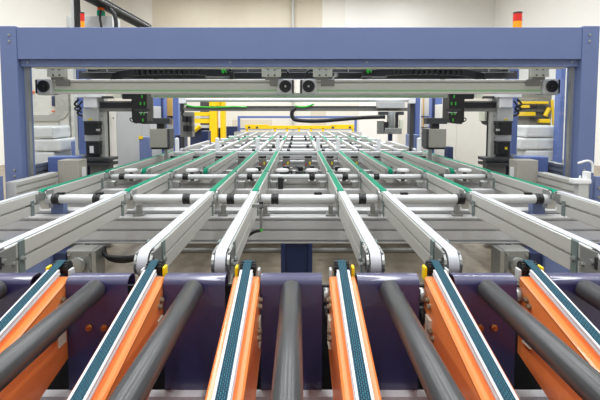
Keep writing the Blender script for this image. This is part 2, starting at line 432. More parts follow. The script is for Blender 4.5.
# ------------------------------------------------------------------ conveyor rails
U = 0.311
TOP = 1.0
ordn = {1: 'first', 2: 'second', 3: 'third', 4: 'fourth', 5: 'fifth', 6: 'sixth', 8: 'eighth'}
def slot_profile(hw, h, ztop, slots):
    """cross-section (x,z) with T-slot grooves in both sides"""
    pts = [(-hw + 0.004, ztop), (hw - 0.004, ztop), (hw, ztop - 0.004)]
    g = 0.0075
    for s in slots: pts += [(hw, ztop - s + g), (hw - 0.02, ztop - s + g), (hw - 0.02, ztop - s - g), (hw, ztop - s - g)]
    pts += [(hw, ztop - h + 0.004), (hw - 0.004, ztop - h), (-hw + 0.004, ztop - h), (-hw, ztop - h + 0.004)]
    for s in reversed(slots): pts += [(-hw, ztop - s - g), (-hw + 0.02, ztop - s - g), (-hw + 0.02, ztop - s + g), (-hw, ztop - s + g)]
    pts += [(-hw, ztop - 0.004)]
    return pts
def make_rail(k, d0, d1, beltmat, label, group, r0=0.035, r1=0.03, hw=0.03, h=0.145, detail=2, front=False, cx0=None):
    cx = U * k
    t = thing('belt_conveyor_rail', label, 'conveyor rail', (cx, d0, TOP - h), group)
    b0 = d0 + (0.075 if front else 0.05); b1 = d1 - 0.05
    mb = MB().prism([(cx + x, z) for x, z in slot_profile(hw, h, TOP - 0.004, [h * 0.5])], b0, b1, 'y')
    mb.build('rail_profile', 'aluminium', t)
    bw = 0.021
    cz0 = TOP - r0
    path = [(d1 - r1, TOP), ((d0 + d1) / 2, TOP), (d0 + r0 + 0.02, TOP)] + [(d0 + r0 - r0 * math.sin(a), cz0 + r0 * math.cos(a)) for a in [i * PI / 10 for i in range(11)]]
    path = list(reversed(path))
    rear = [(d1 - r1 + r1 * math.sin(a), TOP - r1 + r1 * math.cos(a)) for a in [i * PI / 8 for i in range(1, 9)]]
    MB().ribbon(path + rear, cx - bw, cx + bw, 0.004).build('belt', beltmat, t)
    if detail >= 1:
        for a in (-1, 1):
            for (dd, rr, ye) in ((d0, r0, b0 + 0.06), (d1, r1, None)):
                if ye is None:
                    if detail < 2: continue
                    pl = [(b1 - 0.04, TOP - 0.012), (d1 - 0.012, TOP - 0.012), (d1 - 0.004, TOP - 0.025), (d1 - 0.004, TOP - rr * 2), (b1 - 0.04, TOP - rr * 2 - 0.02)]
                else:
                    pl = [(ye, TOP - 0.01), (d0 + 0.03, TOP - 0.01)] + [(d0 + rr - (rr - 0.008) * math.sin(q), TOP - rr + (rr - 0.008) * math.cos(q)) for q in [0.35 + i * 0.35 for i in range(7)]] + [(ye, TOP - 2 * rr - 0.01)]
                MB().prism(pl, cx + a * (hw - 0.004), cx + a * (hw + 0.006), 'x').build('end_plate', 'steel', t)
    if front:
        for a in (-1, 1):
            xx = cx + a * (hw + 0.006)
            MB().cyl((xx, d0 + r0, TOP - r0), (xx + a * 0.009, d0 + r0, TOP - r0), 0.013, 6).build('pulley_bolt', 'steel', t)
            MB().cyl((xx, d0 + r0 + 0.055, TOP - 0.085), (xx + a * 0.012, d0 + r0 + 0.055, TOP - 0.085), 0.009, 6).build('plate_bolt', 'steel', t)
            MB().box(cx + a * hw, xx + a * 0.002, d0 + 0.025, d0 + 0.042, TOP - 0.08, TOP - 0.03).build('tension_slot', 'black_plastic', t)
            yc = d0 + 0.155
            st = MB().box(cx + a * hw, cx + a * (hw + 0.006), yc, yc + 0.04, TOP - 0.17, TOP - 0.002, 0.001).build('clamp_strip', 'zinc_plate', t)
            MB().cyl((cx + a * (hw + 0.006), yc + 0.022, TOP - 0.085), (cx + a * (hw + 0.016), yc + 0.022, TOP - 0.085), 0.010, 6).cyl((cx + a * (hw + 0.006), yc + 0.022, TOP - 0.085), (cx + a * (hw + 0.009), yc + 0.022, TOP - 0.085), 0.015, 14).build('clamp_bolt', 'steel', st)
            # strip added to draw the dark shaded gap between belt and profile
            MB().box(cx + a * (bw + 0.001), cx + a * (bw + 0.004), b0, b1, TOP - 0.004, TOP - 0.0025).build('belt_gap_line', 'zinc_plate', t)
    if detail >= 2:
        for a in (-1, 1):
            y = b1 - 0.10
            f = MB().box(cx + a * hw, cx + a * (hw + 0.005), y, y + 0.035, TOP - h - 0.01, TOP - 0.05, 0.001).build('foot_bracket', 'zinc_plate', t)
            MB().cyl((cx + a * (hw + 0.005), y + 0.017, TOP - 0.08), (cx + a * (hw + 0.014), y + 0.017, TOP - 0.08), 0.008, 6).build('bracket_bolt', 'steel', f)
    return t
FR = [-6, -4, -2, -1, 1, 2, 4, 6]
fo = {1: 'first', 2: 'second', 4: 'third', 6: 'fourth'}
J1, J2, J3 = 3.07, 4.13, 6.38
NOSE = 1.675
for k in FR:
    s = SIDE[1 if k > 0 else -1]
    make_rail(k, NOSE, J1, 'white_belt', 'front conveyor rail with white belt, %s %s of the centre gap' % (fo[abs(k)], s), 'white belted front rails', r0=0.058, front=True)
for k in FR:
    s = SIDE[1 if k > 0 else -1]
    make_rail(k, J1 + 0.01, J2, 'green_belt', 'short conveyor rail with bright green belt, %s %s of the centre gap' % (fo[abs(k)], s), 'short green belted rails')
for k in range(-6, 7):
    if k == 0: continue
    s = SIDE[1 if k > 0 else -1]
    d0 = J2 + (0.01 if k in FR else 0.17)
    make_rail(k, d0, J3, 'green_belt', 'green belted rail running under the gantry, %s %s of the centre gap' % (ordn[abs(k)], s), 'green belted rails under the gantry', detail=1)
for k in range(-6, 7):
    if k == 0: continue
    s = SIDE[1 if k > 0 else -1]
    make_rail(k, 6.85, 9.0, 'white_belt', 'far conveyor rail with white belt beyond the stop pins, %s %s of the centre gap' % (ordn[abs(k)], s), 'white far rails', detail=1, h=0.085, hw=0.024)
    if abs(k) <= 5:
        make_rail(k, 9.02, 10.9, 'green_belt', 'far conveyor rail with short green belt, %s %s of the centre gap' % (ordn[abs(k)], s), 'far green rails', detail=0, h=0.085, hw=0.024)
        make_rail(k, 10.92, 13.4, 'white_belt', 'farthest conveyor rail with white belt near the yellow bar, %s %s of the gap' % (ordn[abs(k)], s), 'farthest white rails', detail=0, h=0.085, hw=0.024)
for (a, b, lab) in ((4.75, 6.35, 'added dark grey plate for the shade under the rails below the gantry'), (6.75, 13.3, 'added dark grey plate for the shade under the far rails')):
    t = thing('added_shade_bed', lab, 'added shade plate', (0, a, 0.5))  # invented dark plates: darken the gaps between rails, cover the bright floor
    bx('shade_plate', 'dark_grey', t, -1.8, 1.8, a, b, 0.56, 0.60)
    for x in (-1.7, 1.7):
        for y in (a + 0.15, b - 0.2): bx('leg', 'blue_paint', t, x - 0.05, x + 0.05, y, y + 0.1, 0, 0.56)
# stop pins
pin0 = None
for k in FR:
    s = SIDE[1 if k > 0 else -1]
    x = U * k; d = 6.62
    lab = 'white upright stop pin in the cross row, %s %s of the centre gap' % (fo[abs(k)], s)
    if pin0 is None:
        pin0 = thing('stop_pin', lab, 'stop pin', (x, d, 0.83), 'white stop pins')
        MB().box(x - 0.03, x + 0.03, d - 0.03, d + 0.03, 0.93, 1.185, 0.02).build('pin_cap', 'white_plastic', pin0)
        bx('pin_foot', 'steel', pin0, x - 0.025, x + 0.025, d - 0.02, d + 0.02, 0.83, 0.93)
    else: copy_tree(pin0, (x, d, 0.83), lab)

# outer guide rails along the gantry
for s in (-1, 1):
    cx = s * 2.385
    t = thing('side_guide_rail', 'short bare aluminium guide rail inside the %s gantry post' % SIDE[s], 'rail', (cx, 3.55, 0.84))
    MB().prism([(cx + x, z) for x, z in slot_profile(0.04, 0.145, 0.985, [0.04, 0.1])], 3.55, 4.18, 'y').build('rail_profile', 'aluminium', t)
    bx('end_cap', 'light_grey', t, cx - 0.04, cx + 0.04, 3.542, 3.55, 0.84, 0.985)
    for d in (3.7, 4.0): bx('leg', 'blue_paint', t, cx - 0.03, cx + 0.03, d, d + 0.08, 0, 0.84)
    x0 = s * 2.41; x1 = s * 2.7
    t = thing('end_stop_plate', 'blue bracket post standing in front of the %s gantry post' % SIDE[s], 'bracket', (x0, 3.45, 0))
    MB().box(min(x0, x1), max(x0, x1), 3.45, 3.49, 0.0, 1.045, 0.004).build('plate', 'blue_paint', t)
    for z in (0.88, 0.955): MB().cyl((x0 + s * 0.02, 3.435, z), (x0 + s * 0.02, 3.45, z), 0.011, 6).build('bolt', 'steel', t)
    p = 4.19
    t = thing('junction_box', 'bare metal box at the end of the %s guide rail' % SIDE[s], 'box', (cx, p, 0.0))
    xa, xb = sorted((s * 2.355, s * 2.145))
    MB().box(xa, xb, p, p + 0.16, 0.855, 1.097, 0.005).build('body', 'stone_grey', t)
    bx('stand', 'mid_grey', t, xa + 0.06, xb - 0.06, p + 0.03, p + 0.13, 0.0, 0.855)
    a = s * 2.145; xa, xb = sorted((a, a - s * 0.012))
    bx('gland', 'white_plastic', t, xa, xb, p + 0.05, p + 0.11, 0.93, 1.02)
    t = thing('blue_cover', 'blue sheet metal cover behind the metal box by the %s pane' % SIDE[s], 'cover', (s * 2.44, p + 0.2, 0.0))
    xa, xb = sorted((s * 2.57, s * 2.29))
    MB().box(xa, xb, p + 0.2, p + 0.36, 0.9, 1.11, 0.006).build('cover_shell', 'blue_light', t)
    bx('stand', 'navy_paint', t, xa + 0.08, xb - 0.08, p + 0.23, p + 0.33, 0.0, 0.9)

# cross beams and shafts
def xbeam(name, label, x0, x1, d0, d1, z0, z1, slots, m='aluminium_beam', legs=()):
    t = thing(name, label, 'beam', ((x0 + x1) / 2, d0, z0))
    h = z1 - z0
    pts = [(d0 + 0.004, z1), (d1, z1), (d1, z0), (d0 + 0.004, z0), (d0, z0 + 0.004)]
    for s in sorted(slots, reverse=True): pts += [(d0, z1 - s - 0.008), (d0 + 0.02, z1 - s - 0.008), (d0 + 0.02, z1 - s + 0.008), (d0, z1 - s + 0.008)]
    pts += [(d0, z1 - 0.004)]
    MB().prism(pts, x0, x1, 'x').build('beam_profile', m, t)
    for x in legs:
        lg = bx('leg', 'blue_paint', t, x - 0.047, x + 0.047, d1 + 0.002, d1 + 0.065, 0, 0.905 if d1 < 3.3 else z1, 0.004)
        bx('foot_plate', 'navy_paint', lg, x - 0.09, x + 0.09, d1 - 0.02, d1 + 0.14, 0, 0.012)
    return t
xbeam('cross_beam', 'tall grooved aluminium cross beam below the front rails', -2.3, 2.3, 3.1, 3.19, 0.60, 0.80, [0.024, 0.098, 0.178], legs=(-1.81, 1.81))
xbeam('cross_beam', 'slim aluminium cross beam just behind the tall grooved one', -2.3, 2.3, 3.26, 3.36, 0.70, 0.815, [0.03])
xbeam('cross_beam', 'aluminium cross beam hidden mostly behind the thick white shaft', -2.3, 2.3, 3.62, 3.70, 0.72, 0.84, [0.05])
xbeam('cross_beam', 'aluminium cross beam under the joint of the green belts', -2.3, 2.3, 3.98, 4.06, 0.72, 0.845, [0.05])
xbeam('cross_beam', 'aluminium cross beam behind the white discs', -2.3, 2.3, 4.62, 4.70, 0.72, 0.85, [0.06], legs=(-1.6, 0.0, 1.6))
xbeam('cross_beam', 'aluminium cross beam under the middle of the gantry', -2.3, 2.3, 5.3, 5.38, 0.72, 0.85, [0.06])
xbeam('cross_beam', 'pale cross beam carrying the white stop pins', -2.2, 2.2, 6.56, 6.66, 0.75, 0.83, [0.04], legs=(-1.7, 1.7))
xbeam('cross_beam', 'white topped cross rail closing the rails before the stop pins', -2.0, 2.0, 6.42, 6.48, 0.9, 0.985, [0.04], m='white_tube')
xbeam('cross_beam', 'far cross beam under the white far rails', -2.1, 2.1, 7.6, 7.7, 0.74, 0.85, [0.05], legs=(-1.5, 0, 1.5))
xbeam('cross_beam', 'far cross beam at the joint with the farthest rails', -2.1, 2.1, 9.6, 9.7, 0.74, 0.85, [0.05], legs=(-1.5, 1.5))
xbeam('cross_beam', 'farthest cross beam before the yellow bar', -2.1, 2.1, 12.4, 12.5, 0.74, 0.85, [0.05], legs=(-1.5, 1.5))
# centre navy column under the tall beam
t = thing('support_column', 'dark navy steel column at the centre under the tall beam', 'column', (-0.01, 3.2, 0))
MB().box(-0.125, 0.105, 3.12, 3.22, 0.0, 0.598, 0.003).build('web', 'navy_paint', t)
for x in (-0.125, 0.075): bx('flange', 'navy_paint', t, x, x + 0.03, 3.09, 3.12, 0.0, 0.598)
bx('foot_plate', 'navy_paint', t, -0.17, 0.15, 3.06, 3.26, 0, 0.015)
# floor pipe
t = thing('floor_pipe', 'grey pipe running across low behind the front columns', 'pipe', (0, 4.2, 0.2))
z = ZZ(250.5, 4.2)
MB().cyl((-1.55, 4.2, z), (1.55, 4.2, z), 0.026, 18).build('pipe_run', 'mid_grey', t)
for x in (-1.5, 1.5): bx('pipe_stand', 'mid_grey', t, x - 0.02, x + 0.02, 4.18, 4.22, 0, z)

def shaft(name, label, d, z, r, x0, x1, couplings, gaps, sensor=()):
    t = thing(name, label, 'shaft', ((x0 + x1) / 2, d, z))
    xs = sorted([x0] + gaps + [x1])
    for a, b in zip(xs, xs[1:]):
        MB().cyl((a + 0.036, d, z), (b - 0.036, d, z), r, 20, bev=0.004).build('tube', 'white_tube', t)
    MB().cyl((x0, d, z), (x1, d, z), 0.012, 10).build('core_rod', 'steel', t)
    for x in couplings:
        m = MB()
        for q in (-0.0145, 0.0145): m.cyl((x + q - 0.0125, d, z), (x + q + 0.0125, d, z), r + 0.006, 20, bev=0.003)
        m.cyl((x - 0.02, d, z), (x + 0.02, d, z), r + 0.002, 20)
        m.build('coupling', 'black_plastic', t)
    return t
G1 = [U * k for k in FR]
D1 = 3.14
px = lambda xs, d: [XX(x, d, 199) for x in xs]
shaft('drive_shaft', 'thick white drive shaft across the rails with black couplings', D1, 0.925, 0.034, -1.89, 1.89,
      px([57, 98, 187, 231, 275, 362, 460, 538], D1), [U * k for k in (-4, -2, -1, 1, 2, 4)])
D2 = 4.2
shaft('drive_shaft', 'thinner white drive shaft at the joint of the green belts', D2, 0.935, 0.025, -1.87, 1.87,
      px([123, 186, 250, 312, 345, 376, 440], D2), [U * k for k in (-4, -2, -1, 1, 2, 4)])
D3 = 7.25
shaft('drive_shaft', 'white drive shaft just beyond the stop pins', D3, 0.93, 0.026, -1.9, 1.9, px([254, 271, 288.5, 323, 357, 392], D3), [U * k for k in (-4, -2, -1, 1, 2, 4)])
D4 = 9.2
shaft('drive_shaft', 'farthest white drive shaft with small black couplings', D4, 0.92, 0.026, -1.9, 1.9, px([247, 268, 282, 291, 312, 331, 350], D4), [U * k for k in (-4, -2, -1, 1, 2, 4)])

for dd, lab in ((8.2, 'white drive shaft midway along the white far rails'), (10.4, 'white drive shaft under the short far green belts'), (11.6, 'white drive shaft under the farthest white rails')):
    shaft('drive_shaft', lab, dd, 0.935, 0.028, -1.9, 1.9, [U * q for q in (-4.6, -3.4, -1.5, -0.5, 0.6, 1.4, 3.3, 4.5)], [U * k for k in (-4, -2, -1, 1, 2, 4)])
for dd, lab in ((7.9, 'white cross rail near the start of the far rails'), (8.9, 'white cross rail where the far green belts begin'), (10.8, 'white cross rail where the far green belts end'), (13.45, 'white cross rail closing the farthest rails')):
    xbeam('cross_beam', lab, -2.0, 2.0, dd, dd + 0.06, 0.85, 0.905 if dd < 13 else 0.99, [0.025], m='white_tube')
# shaft collars: black clips lying on the front shaft
for i, xp in enumerate((61, 99.5, 318, 404, 528)):
    x = XX(xp, D1, 194)
    o = MB().box(x - 0.028, x + 0.028, D1 - 0.012, D1 + 0.012, 0.958, 0.974, 0.003).build('shaft_clip', 'black_plastic', None, (x, D1, 0.958))
    tag(o, 'small black clip on the thick white shaft, %s from the left' % ('first', 'second', 'third', 'fourth', 'fifth')[i], 'clip', 'black shaft clips')

# white support discs on stands
disc0 = None
for i, xp in enumerate((131, 192, 252, 282.5, 312, 344, 403, 465)):
    d = 4.42; x = XX(xp, d, 168); z = 0.99
    lab = 'flat white support disc between the rails, %s from the left' % ('first', 'second', 'third', 'fourth', 'fifth', 'sixth', 'seventh', 'eighth')[i]
    if disc0 is None:
        disc0 = thing('support_disc', lab, 'disc', (x, d, 0.85), 'white support discs')
        MB().lathe((x, d, 0.955), (0, 0, 1), [(0, 0), (0.06, 0), (0.066, 0.006), (0.066, 0.02), (0.06, 0.028), (0, 0.028)], 28).build('disc', 'white_plastic', disc0)
        MB().cyl((x, d, 0.85), (x, d, 0.955), 0.02, 12).build('stem', 'dark_grey', disc0)
        MB().box(x - 0.04, x + 0.04, d - 0.03, d + 0.24, 0.835, 0.86).build('mount', 'steel', disc0)
    else: copy_tree(disc0, (x, d, 0.85), lab)
# black ram under one disc
x = XX(280.5, 4.0, 180); o = MB().box(x - 0.024, x + 0.024, 4.0, 4.05, 0.845, 0.955, 0.006).build('lift_ram', 'black_plastic', None, (x, 4.3, 0.78)); tag(o, 'black lift ram under the white disc at the centre', 'ram')
# lift motors between rails
mot0 = None
for i, xp in enumerate((-5.5, -4.5, -3.5, -2.5, -1.56, -0.52, 0.45, 1.42, 2.5, 3.5, 4.5, 5.5)):
    d = 5.85; x = U * xp
    lab = 'small grey lift motor with black cap between the rails, %s from the left' % ('first', 'second', 'third', 'fourth', 'fifth', 'sixth', 'seventh', 'eighth', 'ninth', 'tenth', 'eleventh', 'twelfth')[i]
    if mot0 is None:
        mot0 = thing('lift_motor', lab, 'motor', (x, d, 0.85), 'lift motors under the gantry')
        MB().box(x - 0.05, x + 0.05, d, d + 0.1, 0.72, 0.945, 0.008).build('body', 'mid_grey', mot0)
        MB().cyl((x, d + 0.05, 0.945), (x, d + 0.05, 0.975), 0.05, 20, bev=0.006).build('cap', 'black_plastic', mot0)
        MB().box(x + 0.012, x + 0.036, d - 0.002, d, 0.86, 0.90).build('warning_label', 'label_yellow', mot0)
        MB().box(x - 0.035, x - 0.015, d - 0.002, d, 0.85, 0.87).build('lens', 'red_lens', mot0)
        MB().box(x - 0.08, x + 0.08, d + 0.1, d + 0.195, 0.68, 0.80).build('mount', 'cast_metal', mot0)
    else: copy_tree(mot0, (x, d, 0.85), lab)
# darker drive units between the inner rails
for i, (xx, dd, ww, m_) in enumerate(((-0.14, 5.05, 0.075, 'black_plastic'), (0.03, 5.0, 0.06, 'dark_grey'), (0.17, 5.1, 0.05, 'dark_grey'), (-0.47, 5.0, 0.06, 'mid_grey'), (0.47, 5.0, 0.06, 'mid_grey'), (-1.08, 5.0, 0.07, 'dark_grey'), (1.08, 5.0, 0.07, 'dark_grey'))):
    t = thing('drive_unit', '%s drive unit low between the green belted rails, %s from the left' % ({'black_plastic': 'black', 'dark_grey': 'dark grey', 'mid_grey': 'mid grey'}[m_], {-1.08: 'first', -0.47: 'second', -0.14: 'third', 0.03: 'fourth', 0.17: 'fifth', 0.47: 'sixth', 1.08: 'seventh'}[xx]), 'drive', (xx, dd, 0.60), 'drive units between the rails')
    MB().box(xx - ww, xx + ww, dd, dd + 0.16, 0.60, 0.88, 0.01).build('housing', m_, t)
    MB().cyl((xx, dd - 0.03, 0.80), (xx, dd, 0.80), ww * 0.55, 18, bev=0.004).build('motor_face', 'steel', t)
    MB().box(xx - ww * 0.5, xx + ww * 0.5, dd + 0.03, dd + 0.12, 0.88, 0.93, 0.008).build('top_plug', 'black_plastic', t)
    MB().cyl((xx + ww * 0.6, dd - 0.008, 0.85), (xx + ww * 0.6, dd, 0.85), 0.010, 10).build('indicator', 'green_wire' if i == 1 else 'steel', t)
# belt drive brackets at the second joint
br0 = None
for i, k in enumerate(FR):
    x = U * k + 0.075 * (1 if k < 0 else -1); d = 4.1
    lab = 'small steel drive bracket at the green belt joint, beside the %s %s rail' % (fo[abs(k)], SIDE[1 if k > 0 else -1])
    if br0 is None:
        br0 = thing('drive_bracket', lab, 'bracket', (x, d, 0.845), 'drive brackets at the green belt joint')
        MB().box(x - 0.03, x + 0.03, d - 0.02, d + 0.05, 0.845, 0.90, 0.004).build('base', 'cast_metal', br0)
        MB().cyl((x - 0.04, d, 0.90), (x + 0.04, d, 0.90), 0.012, 10).build('pin', 'steel', br0)
    else: copy_tree(br0, (x, d, 0.845), lab)
br1 = None
for i, k in enumerate(FR):
    if abs(k) == 6: continue
    x = U * k + 0.07 * (1 if k < 0 else -1); d = 3.2
    lab = 'cast foot bracket on the tall beam, beside the %s %s front rail' % (fo[abs(k)], SIDE[1 if k > 0 else -1])
    if br1 is None:
        br1 = thing('foot_bracket', lab, 'bracket', (x, d, 0.80), 'foot brackets on the tall beam')
        MB().box(x - 0.035, x + 0.035, 3.11, 3.18, 0.80, 0.815, 0.002).box(x - 0.015, x + 0.015, 3.12, 3.17, 0.815, 0.88, 0.004).build('casting', 'cast_metal', br1)
        MB().cyl((x + 0.025, 3.125, 0.815), (x + 0.025, 3.125, 0.825), 0.009, 6).build('bolt', 'steel', br1)
    else: copy_tree(br1, (x, d, 0.80), lab)

# sensor on the inner left front rail
x = -U + 0.045
t = thing('proximity_sensor', 'small grey sensor with green ring hanging from an inner front rail', 'sensor', (x, 2.55, 0.9))
p = W(261, 205, 2.62); q = W(261, 231, 2.62)
MB().cyl((p.x, 2.62, p.z + 0.02), (p.x, 2.62, p.z - 0.02), 0.013, 12).build('nut', 'black_plastic', t)
MB().cyl((p.x, 2.62, p.z - 0.02), (p.x, 2.62, q.z + 0.012), 0.009, 12).build('barrel', 'steel', t)
MB().cyl((p.x, 2.62, q.z + 0.014), (p.x, 2.62, q.z), 0.010, 12).build('ring', 'green_wire', t)
MB().tube([(p.x, 2.62, q.z + 0.004), (p.x - 0.05, 2.62, q.z - 0.01), (p.x - 0.1, 2.63, q.z - 0.05), (p.x - 0.11, 2.7, q.z - 0.09)], 0.009).build('cable', 'black_rubber', t)
bx('holder', 'steel', t, -U + 0.03, p.x + 0.01, 2.60, 2.64, p.z - 0.012, p.z + 0.008)

# side motors and cable bundles under the tall beam, blue base cabinets
for s in (-1, 1):
    d = 2.95
    X = lambda v: s * abs(XX(v, d, 255))
    t = thing('gear_motor', 'grey cast gear motor under the tall beam at the %s side' % SIDE[s], 'motor', (X(80), d, 0.35))
    xa, xb = sorted((X(66), X(92)))
    MB().box(xa, xb, d, d + 0.14, 0.42, 0.60, 0.01).build('housing', 'cast_metal', t)
    MB().prism([(xa + 0.02, 0.42), (xb - 0.02, 0.42), (xb - 0.06, 0.36), (xa + 0.05, 0.36)], d + 0.01, d + 0.12, 'y').build('lower_flange', 'cast_metal', t)
    xm = (xa + xb) / 2
    MB().cyl((xm, d - 0.03, 0.5), (xm, d, 0.5), 0.055, 24, bev=0.006).build('end_cover', 'steel', t)
    for a in (-1, 1):
        for b in (-1, 1): MB().cyl((xm + a * 0.068, d - 0.012, 0.51 + b * 0.06), (xm + a * 0.068, d, 0.51 + b * 0.06), 0.010, 8).build('bolt', 'steel', t)
    xa, xb = sorted((X(93), X(97)))
    bx('side_plate', 'steel', t, xa, xb, d - 0.02, d + 0.12, 0.3, 0.60)
    if s < 0:
        t = thing('cable_bundle', 'loose black cables hanging below the tall beam beside the gear motor', 'cable', (X(118), 3.02, 0.5))
        for j in range(3):
            o = 0.012 * j
            MB().tube([(X(96), 3.05 + o, 0.58), (X(101), 3.03 + o, 0.535 - o), (X(115), 3.02 + o, 0.525 - o * 1.5), (X(130), 3.02 + o, 0.53 - o), (X(139), 3.05 + o, 0.55), (X(143), 3.12, 0.59)], 0.014).build('cable', 'black_rubber', t)
    d = 2.9
    t = thing('base_cabinet', 'blue steel base cabinet below the outer front rails at the %s side' % SIDE[s], 'cabinet', (s * 2.1, d, 0))
    xi = abs(XX(63, d, 255))
    xa, xb = sorted((s * (xi + 0.085), s * 2.25))
    MB().box(xa, xb, d, d + 0.18, 0.0, 0.585, 0.005).build('body', 'blue_paint', t)
    xa, xb = sorted((s * xi, s * (xi + 0.083)))
    bx('post', 'navy_paint', t, xa, xb, d + 0.03, d + 0.17, 0.0, 0.585)
# ------------------------------------------------------------------ gantry
GD = 3.9
zt, zb, zl = ZZ(27, GD), ZZ(59, GD), ZZ(66, GD)
xi = 2.60
t = thing('gantry_portal', 'big blue steel portal spanning the conveyor, front frame', 'gantry', (0, GD, 0))
gx = abs(XX(14.5, GD, 40))
MB().box(-gx, gx, GD + 0.01, GD + 0.16, zb, zt, 0.004).build('header_beam', 'blue_paint', t)
fl = MB().box(-gx, gx, GD + 0.05, GD + 0.16, zl, zb - 0.001, 0.002).build('lower_flange', 'blue_paint', t)
bx('seal_strip', 'cream_plate', t, -gx + 0.1, gx - 0.1, GD + 0.08, GD + 0.15, zl - 0.012, zl)
for xp in (19.5, 26.5, 228.5, 365.3, 570, 577):
    p = W(xp, 62.3, GD + 0.05); MB().cyl((p.x, GD + 0.042, p.z), (p.x, GD + 0.05, p.z), 0.008, 6).build('bolt', 'steel', fl)
for s in (-1, 1):
    xa, xb = sorted((s * gx, s * (gx + 0.15)))
    po = MB().box(xa, xb, GD, GD + 0.18, 0.0, zt + 0.01, 0.006).build('post', 'blue_paint', t)
    for py in (35, 41.5, 170, 176):
        p = W(8 if s < 0 else 589.5, py, GD); MB().cyl((s * (gx + 0.058), GD - 0.008, p.z), (s * (gx + 0.058), GD, p.z), 0.011, 8, bev=0.002).build('bolt', 'steel', po)
    def jamb(n_, m_, pa, pb, da, db):
        a, b = abs(XX(pa, da, 110)), abs(XX(pb, da, 110)); xa, xb = sorted((s * a, s * b)); bx(n_, m_, t, xa, xb, da, db, 0.0, zl)
    jamb('inner_return', 'navy_paint', 12, 20, GD + 0.1, GD + 0.13)
    jamb('door_stile', 'blue_paint', 19.8, 24.2, GD + 0.08, GD + 0.13)
    jamb('edge_profile', 'steel', 24.2, 27.2, GD + 0.08, GD + 0.12)
    jamb('inner_post', 'blue_paint', 24, 29.2, GD + 0.13, GD + 0.17)
    xa, xb = sorted((s * gx, s * (gx + 0.17))); bx('foot_plate', 'navy_paint', po, xa, xb, GD - 0.05, GD + 0.2, 0, 0.015)
t.location.x += 0.013
# rear frame
RD = 5.25
t = thing('gantry_portal', 'blue steel rear frame of the gantry behind the linear axes', 'gantry', (0, RD, 0))
MB().box(-gx, gx, RD, RD + 0.15, zl + 0.0, zt - 0.02, 0.004).build('header_beam', 'blue_light', t)
for s in (-1, 1):
    xa, xb = sorted((s * 2.56, s * 2.68)); bx('post', 'blue_light', t, xa, xb, RD, RD + 0.12, 0, zt - 0.02)
# longitudinal top ties
for s in (-1, 1):
    xa, xb = sorted((s * 2.60, s * 2.68))
    o = MB().box(xa, xb, GD + 0.18, RD, zt - 0.14, zt - 0.03).build('gantry_tie', 'blue_paint', None, (s * 2.64, GD, zt)); tag(o, 'blue tie joining front and rear gantry frames at the %s side' % SIDE[s], 'beam')
    # side pane on its sill profile
    t = thing('guard_screen', 'clear guard pane with aluminium sill at the %s side of the gantry' % SIDE[s], 'guard', (s * 2.62, GD + 0.2, 0.94))
    bx('pane', 'clear_pane', t, s * 2.62 - 0.003, s * 2.62 + 0.003, GD + 0.2, RD - 0.01, 1.06, 2.1)
    MB().prism([(s * 2.62 + x, z) for x, z in slot_profile(0.03, 0.13, 1.06, [0.04, 0.09])], GD + 0.19, RD - 0.005, 'y').build('sill', 'steel', t)
    for d in (GD + 0.3, RD - 0.2): bx('sill_leg', 'steel', t, s * 2.62 - 0.03, s * 2.62 + 0.03, d, d + 0.06, 0, 0.93)

